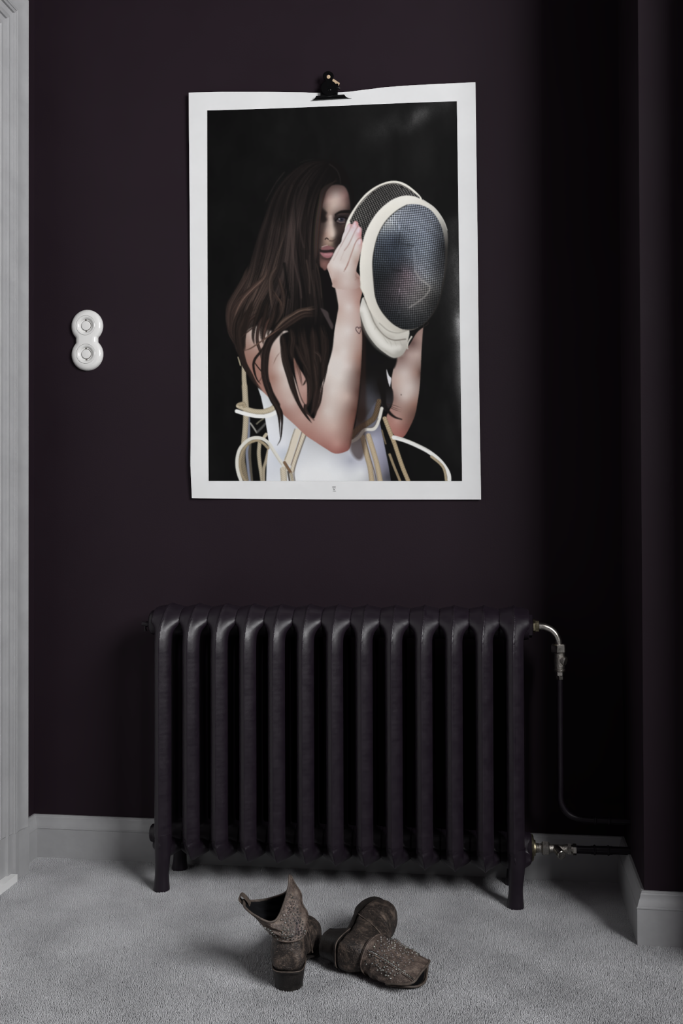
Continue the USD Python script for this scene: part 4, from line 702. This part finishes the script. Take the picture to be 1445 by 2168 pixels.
peg = obj('wall_peg', shift(lathe([(0, -.002), (.0030, -.002), (.0030, .0245), (.0044, .0255), (.0046, .0275), (.0036, .0285), (0, .0285)], 'y', 24), (wp(662, 274, -.0275) * [1, 0, 1])), M['tan'], smooth=40)
tag(peg, 'small tan wooden peg through the ring of the black clip', 'peg')
tg = obj('wooden_tag', plate(clip_poly([(792, 325), (948, 432), (905, 492), (733, 388)], -.004), -.0004, .0040), M['tan'])
tag(tg, 'small tan rectangular tag flat on the wall behind the black clip', 'tag')

# ------------------------------------------------------------------ double switch
sw = thing('light_switch', 'white porcelain double light switch shaped like a figure eight on the left of the wall', 'light switch')
c1, c2 = at(181.3, 689.0, y=-.012), at(181.7, 749.2, y=-.012)
RS = .0408
disc = lambda c, r, k=72: shapely.Point(c[0], c[2]).buffer(r, k)
mid = (c1 + c2) / 2
neck = shapely.box(mid[0] - .0290, mid[2] - .022, mid[0] + .0280, mid[2] + .022)
eight = shapely.union_all([disc(c1, RS), disc(c2, RS), neck]).buffer(-.0025).buffer(.0025).buffer(.004).buffer(-.004)
ang = np.linspace(0, 2 * np.pi, 220, endpoint=False)
def ray_ring(poly, y):
    L = []
    for a in ang:
        g = poly.exterior.intersection(shapely.LineString([(mid[0], mid[2]), (mid[0] + .2 * np.cos(a), mid[2] + .2 * np.sin(a))]))
        q = max((np.hypot(w.x - mid[0], w.y - mid[2]), w.x, w.y) for w in getattr(g, 'geoms', [g])) if not g.is_empty else (0, mid[0], mid[2])
        L.append((q[1], y, q[2]))
    return np.array(L)
prof = [(0, 0), (0, .0030), (.0004, .0052), (.0014, .0076), (.0032, .0099), (.0056, .0117), (.0085, .0130), (.0115, .0137), (.0140, .0140)]
rings = [ray_ring(eight.buffer(-d) if d else eight, -h) for d, h in prof]
pl = to_m3(loft(rings))
for c in (c1, c2):
    pl = pl - to_m3(shift(lathe([(0, .0080), (.0246, .0080), (.0246, .03), (0, .03)], 'y', 72), (c[0], 0, c[2])))
obj('cover_plate', from_m3(pl), M['porcelain'], sw, smooth=28)
for c in (c1, c2):
    o = (c[0], 0, c[2])
    obj('dial_ring', shift(lathe([(0, .0070), (.0241, .0070), (.0241, .0139), (.0236, .0143), (.0215, .0142), (.0190, .0132), (.0168, .0112), (.0160, .0102), (.0158, .0090), (.0131, .0088), (.0129, .0078), (0, .0080)], 'y', 72), o), M['porcelain'], sw, smooth=30)
    obj('button_gap', shift(lathe([(0, .0078), (.0127, .0078), (.0127, .0083), (0, .0084)], 'y', 48), o), M['shade_gap'], sw)
    obj('push_button', shift(lathe([(0, .0080), (.0115, .0080), (.0115, .0106), (.0109, .0113), (.0085, .0117), (0, .0118)], 'y', 56), o), M['porcelain'], sw, smooth=30)
    for s in (1, -1):
        so = (c[0] - .0006 * s, -.0001, c[2] + .0143 * s)
        obj('screw', shift(cat(lathe([(0, .0086), (.0022, .0086), (.0022, .0093), (.0016, .0096), (0, .0096)], 'y', 20), ), so), M['shade_gap'], sw)  # dark disc standing in for the shaded recess round the screw head
        obj('screw_head', shift(lathe([(0, .0094), (.0013, .0094), (.0012, .0099), (0, .0100)], 'y', 16), so), M['screw'], sw)
# ------------------------------------------------------------------ ankle boots
def leather(name, lo, mid_, hi, scale=38.0, pos=(.36, .52, .72), dots=0.0):
    n = {'g': ('texture_coordinate', {}), 'n': ('noise_texture', {'scale': scale, 'detail': 7.0, 'roughness': 0.68}), 'r': ('rgb_ramp', {'ramp': [(pos[0], lo), (pos[1], mid_), (pos[2], hi)]}),
         'n2': ('noise_texture', {'scale': 420.0, 'detail': 4.0}), 'v': ('voronoi_texture', {'scale': 260.0, 'feature': 'distance_to_edge'}),
         's': ('noise_texture', {'scale': 240.0, 'detail': 3.0, 'roughness': 0.7}), 'sr': ('rgb_ramp', {'ramp': [(0.54, (0, 0, 0)), (0.66, (1, 1, 1))]}), 'mx': ('mix_color', {'b': hi}), 'k': ('math', {'math_type': 'multiply', 'value2': 0.55}),
         'a': ('math', {'math_type': 'add'}), 'b': ('bump', {'strength': 0.8, 'distance': 0.0011}), 'p': ('principled_bsdf', {'roughness': 0.56, 'specular_ior_level': 0.4})}
    l = [('g.object', 'n.vector'), ('g.object', 'n2.vector'), ('g.object', 'v.vector'), ('g.object', 's.vector'), ('n.fac', 'r.fac'), ('s.fac', 'sr.fac'), ('sr.color', 'k.value1'), ('k.value', 'mx.fac'), ('r.color', 'mx.a'), ('mx.result', 'p.base_color'), ('n2.fac', 'a.value1'), ('v.distance', 'a.value2'), ('a.value', 'b.height'), ('b.normal', 'p.normal')]
    return mat(name, n, l)
M['foot_leather'] = leather('worn_dark_leather', (0.011, 0.0088, 0.008), (0.031, 0.0235, 0.020), (0.155, 0.115, 0.09))
M['shaft_leather'] = leather('worn_brown_suede', (0.040, 0.029, 0.024), (0.090, 0.066, 0.055), (0.20, 0.155, 0.125), 60.0)
M['lining'] = plain('dark_lining', (0.004, 0.004, 0.005), 0.85, spec=.15, bump=.0004, scale=500)
M['sole'] = mottled('dark_stacked_heel', (0.008, 0.007, 0.0065), (0.019, 0.0155, 0.014), 60.0, (0.45, 0.6), 0.0005, 0.4, bump_scale=300)
M['binding'] = mottled('tan_edge_binding', (0.045, 0.034, 0.028), (0.10, 0.076, 0.06), 120.0, (0.6, 0.7))
M['stud'] = mottled('gunmetal_stud', (0.10, 0.095, 0.09), (0.62, 0.60, 0.56), 55.0, (0.12, 0.28), metallic=1.0)
ST = np.array([  # y, x centre, half width, bottom z, top z
    (-.0020, .000, .0145, .0430, .0760), (.0005, .000, .0222, .0380, .0860), (.0050, .000, .0268, .0360, .0950), (.0140, .000, .0300, .0355, .1040), (.0280, .000, .0318, .0350, .1100), (.0450, .000, .0324, .0340, .1130), (.0650, .000, .0325, .0305, .1120),
    (.0850, .001, .0330, .0245, .1060), (.1050, .002, .0350, .0185, .0950), (.1250, .004, .0385, .0115, .0830), (.1450, .006, .0415, .0090, .0730), (.1650, .008, .0432, .0085, .0660), (.1850, .010, .0430, .0095, .0610), (.2030, .011, .0400, .0115, .0575), (.2180, .012, .0335, .0145, .0530), (.2290, .012, .0235, .0180, .0470), (.2350, .012, .0120, .0220, .0400)])
SI = np.linspace(0, 1, len(ST)); SF = np.linspace(0, 1, 64)
ST2 = crv(ST[:, :3], 6), crv(ST[:, [0, 3, 4]], 6)
def foot_mesh():
    a = np.linspace(0, 2 * np.pi, 48, endpoint=False); R = []
    for (y, xc, w), (_, zb, zt) in zip(*ST2):
        zc = zb + (zt - zb) * .36; q = np.sin(a); c = np.cos(a)
        up = q > 0
        tall = np.clip((zt - .05) / .06, 0, 1)
        e = np.where(up, .95 + .25 * tall, .55)                       # rounded top, flatter underside
        x = w * np.sign(c) * np.abs(c) ** np.where(up, 1.0, .62 + .28 * np.clip((.075 - y) / .03, 0, 1))
        z = zc + np.where(up, (zt - zc) * np.abs(q) ** (e * .9), -(zc - zb) * np.abs(q) ** e)
        R.append(np.stack([xc + x, np.full(48, y), z], 1))
    t = loft(R); v = t.vertices
    d = (fbm(v * 70, 3, 11) - .5) * .0035; t.vertices = v + t.vertex_normals * d[:, None]
    # creases across the vamp
    v = t.vertices; k = (v[:, 2] > .04) * np.exp(-((v[:, 1] - .135) / .03) ** 2)
    t.vertices[:, 2] += -k * .0022 * np.sin(v[:, 1] * 420 + v[:, 0] * 40)
    return t
def outline(grow, y_from=-1, y_to=1):
    P = np.array([(y, xc, w) for y, xc, w in ST2[0] if y_from <= y <= y_to]); ex = -.0034 + .0064 * np.clip((P[:, 0] - .06) / .06, 0, 1); r = np.c_[P[:, 1] + P[:, 2] + ex, P[:, 0]]; l = np.c_[P[:, 1] - P[:, 2] - ex, P[:, 0]]
    return shapely.Polygon(np.vstack([r, l[::-1]])).buffer(.004).buffer(-.004).buffer(grow, 8)
def zb_at(y):
    return np.interp(y, ST2[1][:, 0], np.minimum(ST2[1][:, 1], .0355))
def sole_mesh(grow=.0004, th=.0036, off=.0005):
    g = outline(grow); m = prism(g, 1.0); m = trimesh.Trimesh(*trimesh.remesh.subdivide_to_size(m.vertices * [1, 1, th], m.faces, .012), process=False)
    top = zb_at(m.vertices[:, 1]) + off + .0012; m.vertices[:, 2] = top - th + m.vertices[:, 2]; m.fix_normals(); return m
def heel_mesh(z0, z1, y1=.054):
    R = []
    for z in np.linspace(z0, z1, 9):
        t = max(z, 0) / .033; w = .0246 + .0046 * t ** 1.2; yb = .0070 - .0068 * t ** 1.3; yf = y1 - .006 + .008 * t
        a = np.linspace(-np.pi, 0, 30); r = [(w * np.cos(q), yb + w * 1.0 + w * 1.0 * np.sin(q)) for q in a]
        r += [(w, y) for y in np.linspace(yb + w, yf, 6)[1:]] + [(x, yf - .004 * (1 - (x / w) ** 2)) for x in np.linspace(w, -w, 12)[1:-1]] + [(-w, y) for y in np.linspace(yf, yb + w, 6)[:-1]]
        R.append([(x, y, z) for x, y in r])
    return loft(R)
def make_boot(name, label, mtx, top, rim, seed, studs_at, flat=0.0, slump=.004, zip_phi=0.0, loop_phi=math.pi):
    """top: centre (x, y) and radii of the rim ring; rim: its height by angle; studs_at(phi, t) is the density."""
    rng = np.random.default_rng(seed)
    b = thing(name, label, 'boot', mtx=mtx)
    obj('foot_upper', foot_mesh(), M['foot_leather'], b, smooth=60)
    NP, NT = 120, 44
    phi = np.linspace(0, 2 * np.pi, NP, endpoint=False)
    kp = np.array(rim, float); kp = np.vstack([kp[-2:] - [360, 0], kp, kp[:2] + [360, 0]]); cub = CubicSpline(np.radians(kp[:, 0]), kp[:, 1])
    def zr(p):
        return cub(np.mod(p, 2 * np.pi))
    def surf(p, t, inset=0.0):
        p, t = np.broadcast_arrays(np.asarray(p, float), np.asarray(t, float))
        s = t ** 1.15
        cx_, cy_ = top[0] * s ** 1.1, .036 + (top[1] - .036) * s
        rx = .0335 + (top[2] - .0335) * s + .003 * np.sin(np.pi * t); ry = .0400 + (top[3] - .0400) * s
        z0 = .096 + .006 * np.sin(p) * 1.0
        z = z0 + (zr(p) - z0) * t
        w = fbm(np.stack([np.cos(p) * 1.5 + 5, np.sin(p) * 1.5 + 5, t * 2.2 + seed], -1), 3, seed) - .5
        w2 = np.sin(t * 16 + 3 * np.cos(p * 2 + seed)) * (1 - t) * np.clip(t * 5, 0, 1)
        g = w * .011 * np.clip(t * 3, .15, 1) + w2 * slump * .55 - inset
        e = 1 - flat * s
        return np.stack([cx_ + (rx + g) * np.cos(p) * e, cy_ + (ry + g) * np.sin(p), z], -1)
    P, T = np.meshgrid(phi, np.linspace(0, 1, NT), indexing='ij')
    outer = surf(P, T); inner = surf(P, T * .999, .0026)
    pt = lambda p, t, i=0.0: surf(np.array([p]), np.array([t]), i)[0]
    V = np.vstack([outer.reshape(-1, 3), inner[:, -3:].reshape(-1, 3)])
    F = grid_faces(NP, NT, True); o = NP * NT; F2 = grid_faces(NP, 3, True)[:, ::-1] + o
    i = np.arange(NP); j = (i + 1) % NP; a0, a1, c0, c1_ = i * NT + NT - 1, j * NT + NT - 1, o + i * 3 + 2, o + j * 3 + 2
    sh_ = trimesh.Trimesh(V, np.vstack([F, F2, np.stack([a0, a1, c1_], 1), np.stack([a0, c1_, c0], 1)]), process=False)
    obj('shaft', sh_, M['shaft_leather'], b, smooth=60)
    inn = inner[:, 2:]; k = inn.shape[1]
    lin = trimesh.Trimesh(np.vstack([inn.reshape(-1, 3), inn[:, 0].mean(0)]), np.vstack([grid_faces(NP, k, True)[:, ::-1], np.stack([i * k, j * k, np.full(NP, NP * k)], 1)]), process=False)
    obj('lining', lin, M['lining'], b, smooth=60)
    rp = surf(phi, np.full(NP, 1.0), .0013); rp = np.vstack([rp, rp[:1]])
    obj('rim_binding', tube(rp, .0021, 8, False), M['binding'], b, smooth=60)
    br_ = surf(phi, np.full(NP, .035), -.0010); br_ = np.vstack([br_, br_[:1]])
    obj('ankle_seam', tube(br_, .0015, 8, False), M['shaft_leather'], b, smooth=60)
    # heel counter seam, running down and forward on both sides
    for s in (1, -1):
        yy_ = np.linspace(.070, .110, 14); zz = np.linspace(.094, .024, 14)
        prf = []
        for y, z in zip(yy_, zz):
            xc = np.interp(y, ST2[0][:, 0], ST2[0][:, 1]); w = np.interp(y, ST2[0][:, 0], ST2[0][:, 2]); zb = np.interp(y, ST2[1][:, 0], ST2[1][:, 1]); zt_ = np.interp(y, ST2[1][:, 0], ST2[1][:, 2]); zc = zb + (zt_ - zb) * .36
            q = np.clip((z - zc) / (zt_ - zc), 0, .98); cx2 = np.sqrt(1 - q ** 2) if z > zc else 1.0
            prf.append((xc + s * (w * cx2 + .0006), y, z))
        obj('side_seam', tube(prf, .0013, 8), M['shaft_leather'], b, smooth=60)
    obj('sole', sole_mesh(), M['sole'], b, smooth=30)
    hl = obj('heel', heel_mesh(.0052, .0335), M['sole'], b, smooth=30)
    obj('heel_cap', heel_mesh(-.003, .0050, .0545), M['sole'], hl, smooth=30)
    obj('rand', cat(tube([(x, y, .0372) for x, y in outline(.0004, -1, .06).exterior.coords if y < .058], .0012, 8)), M['binding'], b, smooth=60)
    # pull loop
    if loop_phi is not None:
        lp = loop_phi; tan = np.array([-math.sin(lp), math.cos(lp), 0.0])
        e0, e1 = pt(lp, .80, -.0016), pt(lp, .86, .0046); tp = pt(lp, 1.0); out_ = np.array([math.cos(lp), math.sin(lp), 0])
        ctl = crv([e0, pt(lp, .93, -.004), tp + out_ * .0055 + [0, 0, .004], tp + out_ * .001 + [0, 0, .011], tp - out_ * .008 + [0, 0, .003], pt(lp, .93, .0075), e1], 7)
        wd = .0075
        tn = np.gradient(ctl, axis=0); nr_ = np.cross(tn, tan); nr_ /= np.linalg.norm(nr_, axis=1, keepdims=True)
        obj('pull_loop', loft([[c + tan * wd + n_ * .001, c - tan * wd + n_ * .001, c - tan * wd - n_ * .001, c + tan * wd - n_ * .001] for c, n_ in zip(ctl, nr_)]), M['binding'], b, smooth=40)
    # zip: two tapes and the teeth between them
    tt = np.linspace(.10, .985, 40); zl_ = []; teeth = []
    for s in (1, -1):
        zl_.append(tube(np.array([pt(zip_phi + s * .075, t, -.0010) for t in tt]), .0014, 8))
    for n_, t in enumerate(np.linspace(.10, .99, 46)):
        c = pt(zip_phi + (.018 if n_ % 2 else -.018), t, -.0012); teeth.append(shift(trimesh.creation.icosphere(1, .0013), c))
    obj('zip_tape', cat(*zl_), M['shaft_leather'], b, smooth=60)
    obj('zip_teeth', cat(*teeth), M['stud'], b, smooth=60)
    # studs, scattered thicker where the pattern is
    placed, tries = [], 0
    half = trimesh.creation.icosphere(2, 0.9)
    S = []
    while len(placed) < 150 and tries < 9000:
        tries += 1; p, t = rng.uniform(0, 2 * np.pi), rng.uniform(.06, .93)
        if rng.random() > studs_at(p, t): continue
        c = pt(p, t, -.0007)
        if placed and np.min(np.linalg.norm(np.array(placed) - c, axis=1)) < .0042: continue
        placed.append(c); m = half.copy(); m.apply_scale(rng.choice([.0015, .0019, .0023]))
        nn_ = np.cross(pt(p + .02, t) - pt(p - .02, t), pt(p, min(t + .02, 1)) - pt(p, t - .02)); nn_ /= np.linalg.norm(nn_)
        m.update_faces(m.triangles_center @ nn_ > -.0004); m.remove_unreferenced_vertices(); S.append(shift(m, c))
    obj('studs', cat(*S), M['stud'], b, smooth=60, kind='stuff')
    return b
def frame_m(o, X, Y, Z):
    return Gf.Matrix4d(*[float(v) for r in ((*X, 0), (*Y, 0), (*Z, 0), (*o, 1)) for v in r])
def band(p, lo, hi):
    a = (p - lo) % (2 * np.pi); return a < ((hi - lo) % (2 * np.pi) or 2 * np.pi)
d = math.radians
def dens1(p, t):
    if not band(p, d(200), d(352)) or t > .92 or t < .07: return 0.0
    if p > d(250): return .95 if abs(p - d(292 + 34 * t)) < d(34) * (1.2 - .75 * t) else 0.0
    return .55 if t < .5 else 0.0
def dens2(p, t):
    return .9 if band(p, d(120), d(262)) and .12 < t < .8 else 0.0
o1 = at(609, 2101, z=0.0); yaw1 = d(7)
make_boot('ankle_boot', 'studded brown ankle boot standing upright with its shaft slumped to the left', frame_m((o1[0], o1[1] - .002, .0), (math.cos(yaw1), math.sin(yaw1), 0), (-math.sin(yaw1), math.cos(yaw1), 0), (0, 0, 1)),
          (-.039, .032, .0430, .0440), ((0, .195), (25, .170), (60, .145), (100, .135), (140, .138), (180, .149), (215, .147), (250, .137), (278, .128), (300, .129), (322, .149), (342, .178)), 3, dens1, slump=.006, zip_phi=d(8), loop_phi=d(180))
bt = d(22); Yd = np.array([math.sin(bt), math.cos(bt), 0]); Zd = np.array([math.cos(bt), -math.sin(bt), 0]); Xd = np.array([0, 0, -1.0])
rl = d(7); Xd, Yd = Xd * math.cos(rl) + Yd * 0, Yd
tl = d(1.5)                                             # the toe end tips up a little because the forefoot is wider than the heel
Xd, Yd = np.array([0, 0, -1.0]) * math.cos(tl) + Yd * math.sin(tl), Yd * math.cos(tl) + np.array([0, 0, 1.0]) * math.sin(tl)
o2 = np.array([-.300, -.545, .0335])
make_boot('ankle_boot', 'studded brown ankle boot lying on its side, sole to the left', frame_m(o2, Xd, Yd, Zd),
          (.0155, .034, .0370, .0540), ((0, .196), (30, .191), (60, .184), (90, .182), (120, .188), (150, .195), (180, .199), (210, .200), (236, .198), (256, .182), (274, .156), (292, .149), (314, .164), (338, .188)), 8, dens2, flat=.62, slump=.007, zip_phi=d(228), loop_phi=None)
# ------------------------------------------------------------------ cut-pile carpet: patches of twisted tufts
def pile_patch(seed, size=.10, pitch=.0019):
    rng = np.random.default_rng(seed); n = int(size / pitch)
    g = (np.stack(np.meshgrid(np.arange(n), np.arange(n), indexing='ij'), -1).reshape(-1, 2) + .5) / n * size + rng.uniform(-.5, .5, (n * n, 2)) * pitch
    k = len(g); h = rng.uniform(.0030, .0045, k); ln = rng.normal(0, .0007, (k, 2)); r = rng.uniform(.0010, .0014, k); tw = rng.uniform(0, 6.28, k)
    A = np.arange(4) * np.pi / 2; V = []
    for t, s in ((0.0, .8), (.62, 1.15), (1.0, .55)):
        a = A[None] + tw[:, None] + 1.2 * t
        V.append(np.stack([g[:, :1] + ln[:, :1] * t * t + s * r[:, None] * np.cos(a), g[:, 1:] + ln[:, 1:] * t * t + s * r[:, None] * np.sin(a), np.broadcast_to((h * t)[:, None], a.shape)], -1))
    V.append(np.repeat(np.stack([g[:, 0] + ln[:, 0], g[:, 1] + ln[:, 1], h * 1.08], -1)[:, None], 1, 1))
    V = np.concatenate(V, 1)                                        # (k, 13, 3)
    f = []
    for q in (0, 4):
        for i in range(4):
            j = (i + 1) % 4; f += [(q + i, q + j, q + 4 + j), (q + i, q + 4 + j, q + 4 + i)]
    f += [(8 + i, 8 + (i + 1) % 4, 12) for i in range(4)]
    F = (np.array(f)[None] + (np.arange(k) * 13)[:, None, None]).reshape(-1, 3)
    return trimesh.Trimesh(V.reshape(-1, 3), F, process=False)
CP = (.76, .762, .77)
cm = mat('grey_carpet_pile', {'g': ('geometry', {}), 'n': ('noise_texture', {'scale': 5.5, 'detail': 4.0, 'roughness': 0.6}), 'r': ('rgb_ramp', {'ramp': [(.34, tuple(v * .80 for v in CP)), (.64, tuple(v * 1.10 for v in CP))]}),  # broad colour mottle stands in for light and shade on leaning pile
    'i': ('rgb_ramp', {'ramp': [(0, (.62, .62, .625)), (1, (1.34, 1.34, 1.33))]}), 'm': ('mix_color', {'blend_type': 'multiply', 'fac': 1.0, 'use_clamp': False}), 'p': ('principled_bsdf', {'roughness': .85, 'specular_ior_level': .15, 'sheen_weight': .08})},
    [('g.position', 'n.vector'), ('n.fac', 'r.fac'), ('g.random_per_island', 'i.fac'), ('r.color', 'm.a'), ('i.color', 'm.b'), ('m.result', 'p.base_color')])
pi = UsdGeom.PointInstancer.Define(stage, '/World/carpet_pile')
tag(pi.GetPrim(), 'pale grey cut pile carpet covering the whole floor', 'carpet', kind='stuff')
protos = []
for s in range(4):
    pm = usdkit.mesh(stage, f'/World/carpet_pile/tuft_patch' + (f'_{s:03d}' if s else ''), pile_patch(100 + s), cm, True); protos.append(pm.GetPath())
pi.CreatePrototypesRel().SetTargets(protos)
rng = np.random.default_rng(5); P_, I_, O_ = [], [], []
for ix in range(-11, 8):
    for iy in range(-15, 0):
        q = rng.integers(4); a = q * 90
        cx_, cy_ = ix * .1 + .05 + .0, iy * .1 + .05
        c, s = [(1, 0), (0, 1), (-1, 0), (0, -1)][q]
        P_.append((cx_ - .05 * c + .05 * s, cy_ - .05 * s - .05 * c, -.0044)); I_.append(int(rng.integers(4)))
        h = math.radians(a) / 2; O_.append(Gf.Quath(math.cos(h), 0, 0, math.sin(h)))
pi.CreatePositionsAttr(Vt.Vec3fArray([Gf.Vec3f(*p) for p in P_])); pi.CreateProtoIndicesAttr(Vt.IntArray(I_)); pi.CreateOrientationsAttr(Vt.QuathArray(O_))
